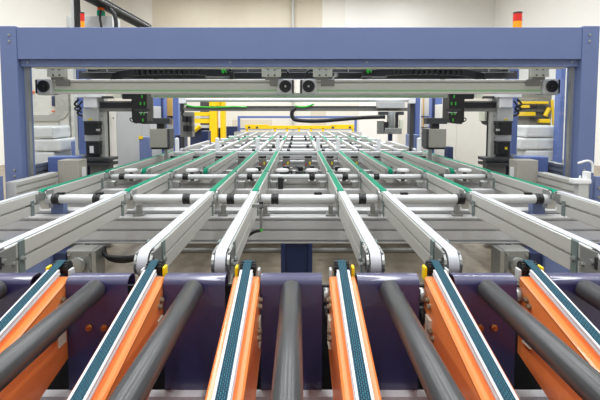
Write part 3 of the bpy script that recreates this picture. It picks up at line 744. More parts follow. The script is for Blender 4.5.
# linear axes hanging under the header
LD = 4.2
for s in (-1, 1):
    e0, e1 = ((37.5, 293.5) if s < 0 else (300.5, 558))
    x0, x1 = XX(e0, LD, 87), XX(e1, LD, 87)
    z1, z0 = ZZ(79.5, LD), ZZ(93.5, LD)
    t = thing('linear_axis', 'long aluminium linear axis with round end caps, %s half of the gantry' % SIDE[s], 'linear axis', ((x0 + x1) / 2, LD, z0), 'front linear axes')
    pts = [(LD, z0), (LD, z0 + 0.028), (LD + 0.004, z0 + 0.03), (LD + 0.004, z1 - 0.04), (LD - 0.006, z1 - 0.032), (LD - 0.006, z1 - 0.004), (LD, z1), (LD + 0.1, z1), (LD + 0.1, z0)]
    MB().prism(pts, x0 + 0.06, x1 - 0.06, 'x').build('axis_profile', 'axis_aluminium', t)
    bx('indicator_strip', 'green_light', t, x0 + 0.09, x1 - 0.09, LD - 0.003, LD + 0.002, z0 + 0.021, z0 + 0.036)
    bx('slide_slot', 'slot_dark', t, x0 + 0.09, x1 - 0.09, LD - 0.0075, LD - 0.006, z1 - 0.03, z1 - 0.022)
    for a, xe in ((-1, x0), (1, x1)):
        xm = xe - a * 0.078
        zc = (z0 + z1) / 2
        h = MB().box(xm - 0.085, xm + 0.085, LD - 0.03, LD + 0.11, z0 - 0.015, z1 + 0.004, 0.022).build('end_housing', 'light_grey', t)
        MB().lathe((xm, LD - 0.032, zc), (0, -1, 0), [(0, 0), (0.058, 0), (0.058, 0.008), (0.046, 0.010), (0.044, 0.004), (0.034, 0.003), (0.032, 0.008), (0.022, 0.008), (0.02, 0.0), (0, 0.0)], 32).build('pulley_cap', 'black_plastic', h)
        MB().cyl((xm, LD - 0.044, zc), (xm, LD - 0.03, zc), 0.012, 14).build('shaft_end', 'steel' if (a * s < 0) else 'dark_grey', h)
        MB().box(xe - 0.012 * (a > 0) - 0.002, xe + 0.012 * (a < 0) + 0.002, LD - 0.032, LD + 0.1, z0 + 0.0, z1 - 0.004).build('end_plate', 'black_plastic', h)
    # hanger plates
    for xp in ((58, 271.5) if s < 0 else (322.5, 538)):
        xm = XX(xp, LD, 74)
        hp = MB().box(xm - 0.093, xm + 0.093, LD - 0.03, LD - 0.018, ZZ(77.3, LD), ZZ(66, LD) + 0.02, 0.006).build('hanger_plate', 'cream_plate', t)
        bo = MB()
        for bxx in (-0.03, 0.032):
            for bz in (69.5, 75.5): bo.cyl((xm + bxx, LD - 0.038, ZZ(bz, LD)), (xm + bxx, LD - 0.03, ZZ(bz, LD)), 0.0085, 8)
        bo.build('plate_bolt', 'dark_grey', hp)
        xc = xm + (0.05 if xp in (58, 271.5) else (0.05 if xp < 400 else -0.05)) * 1
        cl = MB().box(xc - 0.065, xc + 0.065, LD - 0.026, LD - 0.006, ZZ(86, LD), ZZ(80, LD) + 0.005, 0.003).build('clamp_block', 'mid_grey', hp)
        bx('stand_off', 'mid_grey', hp, xm - 0.06, xm + 0.06, LD - 0.018, LD + 0.06, ZZ(80, LD), ZZ(66, LD))
# bridge beam behind the axes
z1, z0 = ZZ(92.8, 4.6), ZZ(97.6, 4.6)
t = thing('bridge_beam', 'grey bridge beam with pale green strip behind the linear axes', 'beam', (0, 4.6, z0))
bx('beam_profile', 'axis_aluminium', t, XX(152, 4.6), XX(447, 4.6), 4.6, 4.72, z0, z1, 0.004)
bx('strip', 'green_light', t, XX(154, 4.6), XX(445, 4.6), 4.596, 4.6, z0 + 0.01, z0 + 0.02)
for xp in (155, 444): bx('hanger', 'dark_grey', t, XX(xp, 4.6) - 0.02, XX(xp, 4.6) + 0.02, 4.66, 4.7, z1, zl + 0.05)
bx('top_bracket', 'dark_grey', t, -2.2, 2.2, 4.66, 4.72, zl + 0.05, zl + 0.08)
# cable tray + energy chains under header
t = thing('cable_basket', 'dark wire cable basket along the underside of the header', 'cable tray', (0, 4.45, zl))
zz0, zz1 = ZZ(72.5, 4.45), ZZ(67.3, 4.45)
tr = MB().box(-2.2, 2.2, 4.50, 4.506, zz0, zz1 + 0.05).box(-2.2, 2.2, 4.42, 4.5, zz0 - 0.004, zz0)
tr.build('tray', 'black_plastic', t)
rb = MB()
for i in range(22):
    x = -2.15 + 4.3 * i / 21
    rb.box(x - 0.006, x + 0.006, 4.415, 4.42, zz0 - 0.004, zz1 + 0.05)
rb.box(-2.2, 2.2, 4.412, 4.42, zz0 - 0.004, zz0 + 0.004).build('wires', 'steel', t)
bn = MB()
for j in range(4): bn.tube([(-2.1, 4.44 + 0.013 * j, zz0 + 0.012), (-1, 4.45 + 0.012 * j, zz0 + 0.02), (0, 4.445 + 0.012 * j, zz0 + 0.014), (1, 4.45 + 0.012 * j, zz0 + 0.022), (2.1, 4.44 + 0.013 * j, zz0 + 0.012)], 0.011)
bn.build('cables', 'black_rubber', t)
MB().box(-2.3, 2.3, 4.54, 4.56, ZZ(78.5, 4.54), zl + 0.02).build('back_plate', 'dark_grey', t)
for x in (-2.1, -0.7, 0.7, 2.1): bx('hanger', 'steel', t, x - 0.015, x + 0.015, GD + 0.155, 4.56, zl + 0.02, zl + 0.05)
for s in (-1, 1):
    t = thing('energy_chain', 'black segmented energy chain lying under the header, %s half' % SIDE[s], 'energy chain', (s * 1.3, 4.3, ZZ(77, 4.3)), 'energy chains')
    xs = [113, 122, 135, 160, 185, 205, 220, 232]; ys = [77, 74.5, 72, 70.8, 70.8, 71.5, 73, 75.5]
    ln = MB(); n = 34
    for i in range(n):
        f = i / (n - 1) * 7; j = min(int(f), 6); u = f - j
        xp = xs[j] + (xs[j + 1] - xs[j]) * u; yp = ys[j] + (ys[j + 1] - ys[j]) * u
        if s > 0: xp = 596 - xp
        p = W(xp, yp, 4.3); hh = 0.036
        ln.box(p.x - 0.019, p.x + 0.019, 4.27, 4.35, p.z - hh, p.z + hh, 0.005)
        ln.box(p.x - 0.021, p.x + 0.021, 4.28, 4.34, p.z - hh * 0.7, p.z + hh * 0.7)
    ln.build('links', 'black_plastic', t)
    p = W(218 if s < 0 else 374, 77, 4.3)
    bx('shelf', 'mid_grey', t, p.x - 0.12, p.x + 0.12, 4.25, 4.36, p.z - 0.006, p.z + 0.005)
    p = W(223 if s < 0 else 368, 71, 4.24)
    MB().tube([(p.x - 0.01, 4.24, p.z + 0.02), (p.x, 4.235, p.z - 0.02), (p.x + 0.015, 4.24, p.z + 0.015), (p.x + 0.03, 4.24, p.z - 0.015)], 0.007).build('earth_wire', 'green_wire', t)
    p = W(265 if s < 0 else 336, 75, 4.3)
    t2 = thing('limit_switch', 'small metal limit switch beside the %s centre hanger plate' % SIDE[s], 'switch', (p.x, 4.3, p.z - 0.03))
    MB().cyl((p.x, 4.28, p.z), (p.x, 4.33, p.z), 0.022, 14, bev=0.004).build('body', 'mid_grey', t2)
    MB().cyl((p.x, 4.27, p.z + 0.0), (p.x - s * 0.04, 4.27, p.z - 0.04), 0.008).build('lever', 'steel', t2)
    p = W(286 if s < 0 else 309, 72, 4.26)
    o = MB().tube([(p.x + s * 0.08, 4.27, p.z + 0.03), (p.x + s * 0.0, 4.26, p.z + 0.015), (p.x - s * 0.035, 4.26, p.z - 0.03), (p.x - s * 0.04, 4.26, p.z - 0.07)], 0.009).build('motor_cable', 'black_rubber', None, p)
    tag(o, 'black cable looping down to the %s inner axis end' % SIDE[s], 'cable')

# ------------------------------------------------------------------ handling units under the gantry
for s in (-1, 1):
    mx = (lambda v: v) if s < 0 else (lambda v: 596 - v)
    d = 4.95
    def B(name, m, par, xa, xb, ya, yb, da, db, bev=0.003):
        a, b = sorted((XX(mx(xa), da, ya), XX(mx(xb), da, ya)))
        return bx(name, m, par, a, b, da, db, ZZ(yb, da), ZZ(ya, da), bev)
    p = W(mx(94), 165, d)
    t = thing('vertical_axis', 'grey vertical axis with two black servo motors, %s side of gantry' % SIDE[s], 'actuator', (p.x, d, p.z), 'vertical axes')
    B('top_block', 'white_plastic', t, 83, 96.5, 97, 107.5, d - 0.06, d + 0.1, 0.006)
    B('upper_housing', 'light_grey', t, 82.5, 98, 108, 121, d - 0.03, d + 0.1)
    B('warning_label', 'label_yellow', t, 88.5, 91.5, 118.5, 120.3, d - 0.034, d - 0.03, 0)
    m1 = B('servo_motor', 'black_plastic', t, 83.5, 98, 121.2, 134.8, d - 0.06, d + 0.1, 0.008)
    m2 = B('servo_motor', 'black_plastic', t, 85.5, 98.5, 141.5, 155, d - 0.06, d + 0.1, 0.008)
    B('flange', 'dark_grey', m1, 82.8, 98.6, 121.2, 122.6, d - 0.07, d + 0.1, 0.002)
    B('flange', 'dark_grey', m2, 85, 99, 141.3, 142.4, d - 0.07, d + 0.1, 0.002)
    B('cable_plug', 'light_grey', m1, 96, 99, 129, 131, d - 0.09, d - 0.06, 0.002)
    B('name_plate', 'white_plastic' if s < 0 else 'label_yellow', m2, 89.5 if s < 0 else 88.5, 93.5 if s < 0 else 91, 146 if s < 0 else 147, 153 if s < 0 else 149.5, d - 0.063, d - 0.06, 0)
    B('spacer', 'light_grey', t, 84.5, 98.5, 135, 141, d - 0.02, d + 0.1)
    B('lower_block', 'dark_grey', t, 85.5, 98.5, 155, 162, d - 0.02, d + 0.1)
    B('column', 'aluminium', t, 98.5, 104, 98, 160, d + 0.02, d + 0.12)
    bo = MB()
    for yy in (110, 116, 124, 130, 138, 146): 
        q = W(mx(102), yy, d + 0.02); bo.cyl((q.x, d + 0.012, q.z), (q.x, d + 0.02, q.z), 0.007, 6)
    bo.build('column_bolt', 'dark_grey', t)
    B('cable_guide', 'black_rubber', t, 105.5, 108, 111, 158, d + 0.1, d + 0.13)
    # small wiring knot
    q = W(mx(79), 108, d)
    t2 = t
    MB().tube([(q.x, d, q.z + 0.1), (q.x + s * 0.05, d, q.z + 0.04), (q.x - s * 0.02, d, q.z), (q.x + s * 0.02, d, q.z - 0.06), (q.x - s * 0.05, d, q.z - 0.1)], 0.012).build('loose_cable', 'black_rubber', t2)
    MB().tube([(q.x - s * 0.04, d, q.z + 0.08), (q.x, d - 0.02, q.z + 0.02), (q.x + s * 0.05, d, q.z - 0.01), (q.x - s * 0.03, d, q.z - 0.05)], 0.009).build('loose_cable', 'black_rubber', t2)
    # base tray
    B('plate', 'dark_grey', t, 86, 110, 158, 161, d - 0.12, d + 0.1)
    B('lower_plate', 'dark_grey', t, 87, 110, 163, 166, d - 0.12, d + 0.1)
    B('block', 'navy_paint', t, 82, 87, 158, 245, d - 0.05, d + 0.1)
    B('core', 'mid_grey', t, 90, 108, 161, 245, d - 0.06, d + 0.08)
    # horizontal arm with dark insert
    B('arm_profile', 'mid_grey', t, 97, 136, 101, 111.5, d + 0.0, d + 0.1)
    B('dark_insert', 'black_plastic', t, 100, 135, 102.5, 108, d - 0.008, d, 0.001)
    B('green_tab', 'cream_plate', t, 113, 121, 92, 97.5, d - 0.05, d)
    B('white_cover', 'white_plastic', t, 74, 100, 92.8, 97.3, d - 0.08, d + 0.06)
    B('clamp', 'dark_grey', t, 101, 112, 96, 98.5, d - 0.04, d + 0.02)
    B('clamp', 'black_plastic', t, 122, 134, 93.5, 99, d - 0.04, d + 0.02)
    # black valve box with green leds
    t = thing('valve_terminal', 'black valve box with green lights hanging from the %s slide' % SIDE[s], 'valve box', W(mx(142), 124, d), 'valve boxes')
    a, b = sorted((XX(mx(135), d, 110), XX(mx(150), d, 110)))
    MB().prism([(a, ZZ(94, d)), (b, ZZ(94, d)), (b, ZZ(121, d)), (b - 0.03, ZZ(124, d)), (a + 0.02, ZZ(122.5, d)), (a, ZZ(119, d))], d - 0.1, d + 0.08, 'y').build('box', 'black_plastic', t)
    for j, (xa, ya) in enumerate(((142, 96.5), (140.5, 103.5), (144.5, 103.5), (141, 113.5), (144, 113.5), (143, 120))):
        q = W(mx(xa), ya, d - 0.1)
        MB().box(q.x - 0.007, q.x + 0.007, d - 0.106, d - 0.1, q.z - 0.016, q.z + 0.016).build('light_tab', 'green_wire', t)
    q0, q1 = W(mx(135), 108.8, d - 0.1), W(mx(150), 111, d - 0.1)
    a, b = sorted((q0.x, q1.x)); bx('divider', 'dark_grey', t, a, b, d - 0.104, d - 0.1, q1.z, q0.z)
    for q in (W(mx(141), 112.5, d - .1), W(mx(146), 112.5, d - .1)): bx('socket', 'light_grey', t, q.x - 0.02, q.x + 0.02, d - 0.107, d - 0.1, q.z - 0.006, q.z + 0.006)
    q = W(mx(135), 119, d - 0.06); MB().tube([(q.x, d - 0.06, q.z), (q.x + s * 0.05, d - 0.06, q.z + 0.01), (q.x + s * 0.05, d - 0.06, q.z - 0.02), (q.x - s * 0.02, d - 0.06, q.z - 0.05)], 0.006).build('thin_cable', 'black_rubber', t)
    # mid rail grey housing with black top
    d2 = 5.6
    q = W(mx(160), 150, d2)
    t = thing('scanner_housing', 'square grey metal housing on a black neck, %s side of the belts' % SIDE[s], 'housing', q, 'square grey housings')
    def B2(name, m, par, xa, xb, ya, yb, da, db, bev=0.003):
        a, b = sorted((XX(mx(xa), da, ya), XX(mx(xb), da, ya)))
        return bx(name, m, par, a, b, da, db, ZZ(yb, da), ZZ(ya, da), bev)
    B2('body', 'stone_grey', t, 149.5, 169, 129, 147.5, d2, d2 + 0.22, 0.004)
    B2('edge_cover', 'dark_grey', t, 167, 169.6, 129, 147.5, d2 - 0.006, d2 + 0.2, 0.002)
    B2('arm', 'dark_grey', t, 151, 169.5, 118, 124, d2 + 0.02, d2 + 0.15, 0.004)
    B2('neck', 'black_plastic', t, 156.5, 164, 123.5, 129, d2 + 0.05, d2 + 0.15, 0.004)
    B2('foot', 'black_plastic', t, 151, 169, 147.5, 149.3, d2 + 0.01, d2 + 0.2, 0.002)
    B2('stem', 'steel', t, 164, 167, 149.3, 190, d2 + 0.06, d2 + 0.12)
    B2('mast', 'dark_grey', t, 148, 151.5, 97, 124, d2 + 0.03, d2 + 0.1)

# second bridge: white rod and grey rail
d = 6.9
t = thing('rear_slide_rail', 'thin white rod and grey rail across the rear of the gantry', 'linear axis', (0, d, ZZ(108, d)))
MB().cyl((XX(182, d), d, ZZ(100, d)), (XX(408, d), d, ZZ(100, d)), 0.03, 18).build('rod', 'white_tube', t)
for xp in (183.5, 411): bx('end_block', 'white_plastic', t, XX(xp, d) - 0.055, XX(xp, d) + 0.055, d - 0.05, d + 0.07, ZZ(103.5, d), ZZ(97.5, d), 0.006)
bx('rail', 'mid_grey', t, XX(183, d), XX(408, d), d + 0.05, d + 0.13, ZZ(111, d), ZZ(107.6, d), 0.003)
bx('cable_channel', 'dark_grey', t, XX(185, d), XX(404, d), d + 0.04, d + 0.13, ZZ(107.5, d), ZZ(106, d))
for xp in (181, 413): bx('end_post', 'dark_grey', t, XX(xp, d) - 0.03, XX(xp, d) + 0.03, d + 0.07, d + 0.13, 0.0, ZZ(97, d))
p = [W(x, y, d + 0.02) for x, y in ((184, 103.5), (192, 106.5), (215, 107.3), (235, 106.6), (247, 107.2))]
o = MB().tube(p, 0.012).build('green_cable', 'green_wire', None, p[0]); tag(o, 'bright green cable drooping along the grey rear rail', 'cable')
p = [W(x, y, d + 0.02) for x, y in ((295, 106), (303, 107.2), (309, 106), (314, 104))]
o = MB().tube(p, 0.014).build('green_cable', 'green_wire', None, p[0]); tag(o, 'short green cable at the middle of the grey rear rail', 'cable')
d = 6.7
p = [W(x, y, d) for x, y in ((296, 108), (292, 112), (293, 118), (299, 120.5), (320, 121), (345, 119), (365, 117.5), (385, 117))]
o = MB().tube(p, 0.03, 12).build('cable_hose', 'black_rubber', None, p[0]); tag(o, 'thick black hose looping below the grey rear rail', 'hose')
# gripper head on rear rail, right
d = 6.75
t = thing('gripper_head', 'grey gripper head hanging from the rear rail at the right', 'gripper', W(392, 140, d))
def BB(name, m, par, xa, xb, ya, yb, da, db, bev=0.003):
    a, b = sorted((XX(xa, da, ya), XX(xb, da, ya)))
    return bx(name, m, par, a, b, da, db, ZZ(yb, da), ZZ(ya, da), bev)
BB('carriage', 'light_grey', t, 379, 405, 102, 108, d - 0.05, d + 0.2)
BB('tool_plate', 'dark_grey', t, 379, 404, 111.5, 115, d - 0.04, d + 0.05)
q = W(391.5, 121, d); MB().cyl((q.x, d, ZZ(112, d)), (q.x, d, ZZ(128, d)), 0.075, 20, bev=0.008).build('barrel', 'steel', t)
BB('side_valve', 'mid_grey', t, 378, 384.5, 121, 134, d - 0.05, d + 0.05)
BB('black_valve', 'black_plastic', t, 384, 387.5, 122, 130, d - 0.06, d + 0.02)
BB('black_valve', 'black_plastic', t, 395.5, 398.5, 113, 130, d - 0.06, d + 0.02)
BB('foot_plate', 'cast_metal', t, 385, 402, 128, 134, d - 0.08, d + 0.06, 0.01)
BB('stem', 'navy_paint', t, 388.5, 392.5, 134, 141, d - 0.03, d + 0.03)
q = W(391, 131, d - 0.09); MB().cyl((q.x, d - 0.08, q.z), (q.x, d - 0.1, q.z), 0.025, 14).build('hub', 'steel', t)
bx('pad', 'cream_plate', t, XX(399, d), XX(402.5, d), d - 0.04, d, ZZ(129, d), ZZ(120, d))
# twin black motors on rear rail, left
t = thing('twin_motor', 'stack of black motors on the rear rail post at the left', 'motor', W(186, 135, d))
for (xa, ya) in ((182, 116), (187.5, 116), (183, 125.5), (187.8, 125.5)): BB('motor', 'black_plastic', t, xa, xa + 4, ya, ya + 6, d - 0.06, d + 0.06, 0.006)
BB('bracket', 'mid_grey', t, 180, 192, 112, 137, d + 0.06, d + 0.225)
p = [W(x, y, d - 0.05) for x, y in ((181.5, 107), (183, 111), (182, 114), (184, 117))]
MB().tube(p, 0.018).build('cable', 'black_rubber', t)

# ------------------------------------------------------------------ things standing behind the gantry
def crate(name, label, cat, m, xa, xb, ya, yb, d, dep=0.4, parts=(), floor=True, bev=0.008):
    a, b = XX(xa, d, ya), XX(xb, d, ya)
    z0 = 0.0 if floor else ZZ(yb, d)
    t = thing(name, label, cat, ((a + b) / 2, d, z0))
    bx('body', m, t, a, b, d, d + dep, z0, ZZ(ya, d), bev)
    for (pn, pm, q0, q1, r0, r1) in parts:
        bx(pn, pm, t, XX(q0, d, r0), XX(q1, d, r0), d - 0.012, d - 0.001, ZZ(r1, d), ZZ(r0, d))
    return t
# left: switch cabinets
ecab = crate('electrical_cabinet', 'pale grey cabinet with plain door behind the left slide', 'cabinet', 'light_grey', 99, 150, 106, 170, 7.4, 0.6,
      (('door', 'light_grey', 118, 141, 111.5, 168), ('door_stile', 'cream_paint', 100, 116, 107, 168), ('lock', 'dark_grey', 113, 114.2, 117.2, 119)))
crate('electrical_cabinet', 'plain white cabinet behind the right slide', 'cabinet', 'cream_paint', 446, 500, 104, 170, 7.4, 0.6,
      (('door', 'cream_paint', 457, 496, 105.5, 168),))
t = thing('sensor_camera', 'dark angled housing in front of the white cabinet beside right axis', 'housing', W(490, 125, 5.15))
a, b = XX(485.5, 5.15), XX(497, 5.15)
MB().prism([(a, ZZ(111.5, 5.15)), (b, ZZ(111.5, 5.15)), (b, ZZ(128, 5.15)), (a + 0.02, ZZ(124, 5.15)), (a, ZZ(121, 5.15))], 5.15, 5.3, 'y').build('body', 'dark_grey', t)
bx('frame', 'cream_plate', t, a - 0.02, a, 5.13, 5.3, ZZ(121, 5.15), ZZ(111.5, 5.15))
MB().tube([W(106, 112, 7.3), W(107, 120, 7.3), W(104.5, 130, 7.3), W(106, 140, 7.3), W(106, 160, 7.3)], 0.03).build('riser_cable', 'black_rubber', ecab)
# blue posts
def post(label, m, xa, xb, ya, d, parts=()):
    return crate('machine_post', label, 'post', m, xa, xb, ya, 170, d, 0.18, parts)
post('blue machine post behind the left grey housing', 'blue_light', 152.5, 164, 95, 8.2, (('groove', 'navy_paint', 161, 162.5, 97, 150),))
post('short blue post with yellow cap by the left valve box', 'blue_paint', 139, 148, 137, 7.0, (('yellow_cap', 'yellow_paint', 138.8, 143, 136, 139),))
post('slim blue grey post left of the black motors', 'blue_light', 172.5, 178, 95, 8.0)
post('tall dark navy post beside the right rear rail end', 'navy_paint', 410, 415.5, 95, 8.0)
post('blue post beside the dark navy one at the right', 'blue_light', 415.5, 420.5, 95, 8.1)
post('wide blue machine post behind the right grey housing', 'blue_light', 432, 442.5, 95, 8.2, (('groove', 'navy_paint', 432.5, 435, 97, 150),))
post('small navy post under the right valve box', 'navy_paint', 448, 453.5, 147, 7.0)
crate('storage_rack', 'white rack with amber edge strip between two blue posts at right', 'rack', 'cream_paint', 421, 431.5, 95, 160, 8.6, 0.4,
      (('amber_strip', 'amber_strip', 423, 424.2, 97, 128), ('blue_rail', 'blue_light', 421, 431, 116, 117.2), ('grey_shelf', 'mid_grey', 421, 429, 127, 128), ('grey_shelf', 'mid_grey', 421, 429, 133, 134), ('grey_shelf', 'mid_grey', 421, 429, 139, 140), ('red_tag', 'orange_lens', 426, 429, 118, 119.5)))
crate('storage_rack', 'amber strip curtain rack between the left blue posts', 'rack', 'beige_panel', 164.2, 173, 97, 160, 8.5, 0.4,
      (('amber_panel', 'amber_strip', 167, 172.5, 96, 118), ('blue_rail', 'blue_light', 164.5, 176, 116, 118.3), ('lower_amber', 'amber_strip', 169, 173, 119, 124), ('grey_shelf', 'light_grey', 165, 173, 127, 129), ('grey_shelf', 'light_grey', 165, 173, 132, 134)))
crate('blue_cover', 'low blue cover behind the rails right of the gripper', 'cover', 'blue_paint', 410, 420, 134.8, 142, 7.2, 0.3)
crate('blue_cover', 'low navy cover behind the rails below the black motors', 'cover', 'navy_paint', 175, 183, 135, 143, 7.2, 0.3)
crate('blue_cover', 'navy box on the far rails left of the yellow machine', 'cover', 'navy_paint', 201, 208, 131, 142, 9.0, 0.3)
# yellow robot cell
d = 12.5
t = thing('yellow_press', 'bright yellow machine frame at the far left end of the belts', 'machine', (XX(206, d), d, 0))
BB('column', 'yellow_paint', t, 209, 216.5, 95, 160, d, d + 0.25)
BB('column', 'yellow_paint', t, 220, 224.5, 93, 160, d + 0.1, d + 0.35)
BB('upper_beam', 'yellow_paint', t, 190, 209, 112, 116, d + 0.05, d + 0.2)
BB('lower_beam', 'yellow_paint', t, 190, 209, 118.6, 123.2, d + 0.05, d + 0.2)
BB('grey_rail', 'light_grey', t, 190, 209, 116.4, 118.2, d + 0.04, d + 0.2)
BB('grey_rail', 'light_grey', t, 190, 209, 125, 128, d + 0.04, d + 0.2)
BB('dark_panel', 'navy_paint', t, 190, 225, 128, 160, d + 0.3, d + 0.5)
q = [W(200, 126, d), W(190, 134, d)]; MB().cyl(q[0], q[1], 0.06, 4).build('brace', 'yellow_paint', t)
BB('top_gusset', 'yellow_paint', t, 214, 221, 99, 106, d + 0.1, d + 0.2)
crate('grey_hopper', 'grey box hanging behind the yellow frame columns', 'box', 'dark_grey', 200, 209, 100, 106, 13.2, 0.3)
# blue guard portal and yellow bar
d = 15.5
t = thing('guard_portal', 'blue tubular guard frame far behind the belts', 'guard', (XX(296, d), d, 0))
BB('top_bar', 'blue_light', t, 237.5, 357, 116, 118.2, d, d + 0.08)
BB('post', 'blue_light', t, 237.5, 240, 118.2, 165, d, d + 0.08)
BB('post', 'blue_light', t, 354.6, 357, 118.2, 165, d, d + 0.08)
BB('mid_bar', 'blue_light', t, 240, 354.6, 128, 129.6, d, d + 0.06)
d = 14.6
t = thing('safety_barrier', 'yellow safety bar across the far end of the belts', 'barrier', (XX(300, d), d, 0))
BB('bar', 'yellow_paint', t, 245, 268, 124.6, 129, d, d + 0.1)
BB('bar', 'yellow_paint', t, 268, 331, 125.6, 129, d + 0.02, d + 0.1)
BB('bar', 'yellow_paint', t, 331, 354, 124.6, 129, d, d + 0.1)
for xp in (247, 275, 287, 299, 311, 323, 353): BB('bar_post', 'yellow_paint', t, xp - 1, xp + 1, 128, 160, d + 0.02, d + 0.08)
BB('clamp', 'dark_grey', t, 248, 250, 126.5, 128.2, d - 0.04, d); BB('clamp', 'dark_grey', t, 256, 258, 126.5, 128.2, d - 0.04, d); BB('clamp', 'dark_grey', t, 349, 351, 126.5, 128.2, d - 0.04, d); BB('clamp', 'dark_grey', t, 332, 334, 126.5, 128.2, d - 0.04, d)
crate('end_cabinet', 'navy blue low cabinet at the left end of the yellow bar', 'cabinet', 'navy_paint', 225, 237, 126.5, 150, 14.8, 0.4)
crate('pallet_board', 'tan board stack leaning low against the far wall', 'boards', 'beige_panel', 232, 271, 119.5, 150, 18.2, 0.4)
crate('pallet_board', 'pale brown board stack at the far wall behind the hose', 'boards', 'beige_panel', 311, 326, 111, 150, 18.2, 0.4)
crate('white_door', 'plain white panel at the far wall right of the guard frame', 'panel', 'wall_white', 359, 398, 98, 150, 17.5, 0.15)

# left side: cream machine seen through the pane
d = 7.6
t = thing('cutting_machine', 'cream machine housing with grey arched window behind the left pane', 'machine', (XX(55, d), d, 0))
a, b = XX(8, d), XX(82, d)
bx('housing', 'cream_paint', t, a, b, d, d + 0.8, 0.0, ZZ(52, d), 0.01)
zc = ZZ(110, d)
pts = [(XX(22, d), ZZ(121, d)), (XX(58, d), ZZ(121, d)), (XX(66, d), ZZ(118, d)), (XX(70, d), ZZ(112, d)), (XX(71, d), ZZ(98, d)), (XX(71, d), ZZ(94, d)), (XX(57, d), ZZ(94, d)), (XX(57, d), ZZ(98, d)), (XX(57, d), ZZ(110, d)), (XX(54, d), ZZ(113.5, d)), (XX(50, d), ZZ(115, d)), (XX(22, d), ZZ(115, d))]
MB().prism(pts, d - 0.03, d - 0.002, 'y').build('grey_arch', 'arch_grey', t)
for (n_, m_, xa, xb, ya, yb) in (('blue_window', 'blue_light', 58.5, 67, 126, 139), ('blue_window', 'blue_light', 59, 68, 151.5, 155), ('blue_window', 'navy_paint', 51.5, 54.5, 96, 106), ('blue_plate', 'blue_light', 33, 42, 128.5, 131.5), ('seam', 'mid_grey', 68, 69, 90, 155), ('red_lens', 'orange_lens', 51.5, 54.5, 110.5, 112), ('seam', 'light_grey', 58, 58.6, 122, 155), ('red_lens', 'orange_lens', 31, 33.5, 91, 93.5)):
    BB(n_, m_, t, xa, xb, ya, yb, d - 0.04, d - 0.002, 0)
wr0 = None
for j in range(4):
    z0 = 0.62 + j * 0.19; d = 6.3
    xa, xb = XX(30, d), XX(60, d)
    t = thing('wrapped_stack', 'clear film wrapped stack behind the left pane, %s from the top' % ('fourth', 'third', 'second', 'first')[j], 'stack', ((xa + xb) / 2, d, z0), 'film wrapped stacks')
    bx('goods', 'pale_wrap', t, xa, xb - 0.1 * (j % 2), d, d + 0.5, z0, z0 + 0.18, 0.03)
t = thing('stack_table', 'pale table carrying the film wrapped stacks', 'table', (XX(45, 6.3), 6.3, 0))
bx('table_top', 'light_grey', t, XX(28, 6.3), XX(64, 6.3), 6.25, 6.85, 0.58, 0.62)
for x in (XX(30, 6.3), XX(61, 6.3)):
    for y in (6.3, 6.78): bx('leg', 'light_grey', t, x - 0.03, x + 0.03, y - 0.03, y + 0.03, 0, 0.58)
t = thing('tool_cart', 'blue grey plastic bin beside the film wrapped stacks', 'bin', (XX(75, 6.4), 6.4, 0))
bx('body', 'blue_light', t, XX(70, 6.4), XX(82, 6.4), 6.4, 6.7, 0.0, ZZ(141, 6.4), 0.02)
# right side through the pane: yellow and black machine and white stacks
d = 8.0
t = thing('robot_cell', 'dark machine with yellow arms behind the right pane', 'machine', (XX(535, d), d, 0))
bx('dark_housing', 'mid_grey', t, XX(512, d), XX(551, d), d, d + 0.5, ZZ(127, d), ZZ(91, d), 0.02)
bx('plinth', 'light_grey', t, XX(514, d), XX(565, d), d + 0.1, d + 0.5, 0, ZZ(127, d), 0.02)
for (xa, xb, ya, yb) in ((513, 549, 101.5, 104), (513, 536, 112, 116), (540, 551, 119, 123), (520, 530, 105, 108)): BB('yellow_arm', 'yellow_paint', t, xa, xb, ya, yb, d - 0.1, d, 0.01)
for x in (553, 558): MB().cyl(W(x - 1, 100, d - 0.05), W(x + 1, 128, d - 0.05), 0.025).build('yellow_leg', 'yellow_paint', t)
q = [W(545, 116, d - .06), W(549, 108, d - .06)]; MB().cyl(q[0], q[1], 0.04).build('yellow_brace', 'yellow_paint', t)
for j in range(3): BB('dark_tube', 'black_plastic', t, 514, 549, 106 + 5.5 * j, 108.5 + 5.5 * j, d - 0.05, d, 0.01)
for j in range(4):
    z0 = 0.62 + j * 0.19; d = 6.6
    xa, xb = XX(521, d), XX(560, d)
    t = thing('wrapped_stack', 'clear film wrapped stack behind the right pane, %s from the top' % ('fourth', 'third', 'second', 'first')[j], 'stack', ((xa + xb) / 2, d, z0), 'film wrapped stacks')
    bx('goods', 'pale_wrap', t, xa + 0.08 * (j % 2), xb, d, d + 0.5, z0, z0 + 0.18, 0.03)
t = thing('stack_table', 'pale table carrying the right film wrapped stacks', 'table', (XX(540, 6.6), 6.6, 0))
bx('table_top', 'light_grey', t, XX(519, 6.6), XX(562, 6.6), 6.55, 7.15, 0.58, 0.62)
for x in (XX(521, 6.6), XX(560, 6.6)):
    for y in (6.6, 7.08): bx('leg', 'light_grey', t, x - 0.03, x + 0.03, y - 0.03, y + 0.03, 0, 0.58)
crate('machine_post', 'blue post just inside the right pane', 'post', 'blue_light', 562, 566.5, 60, 170, 6.4, 0.15)

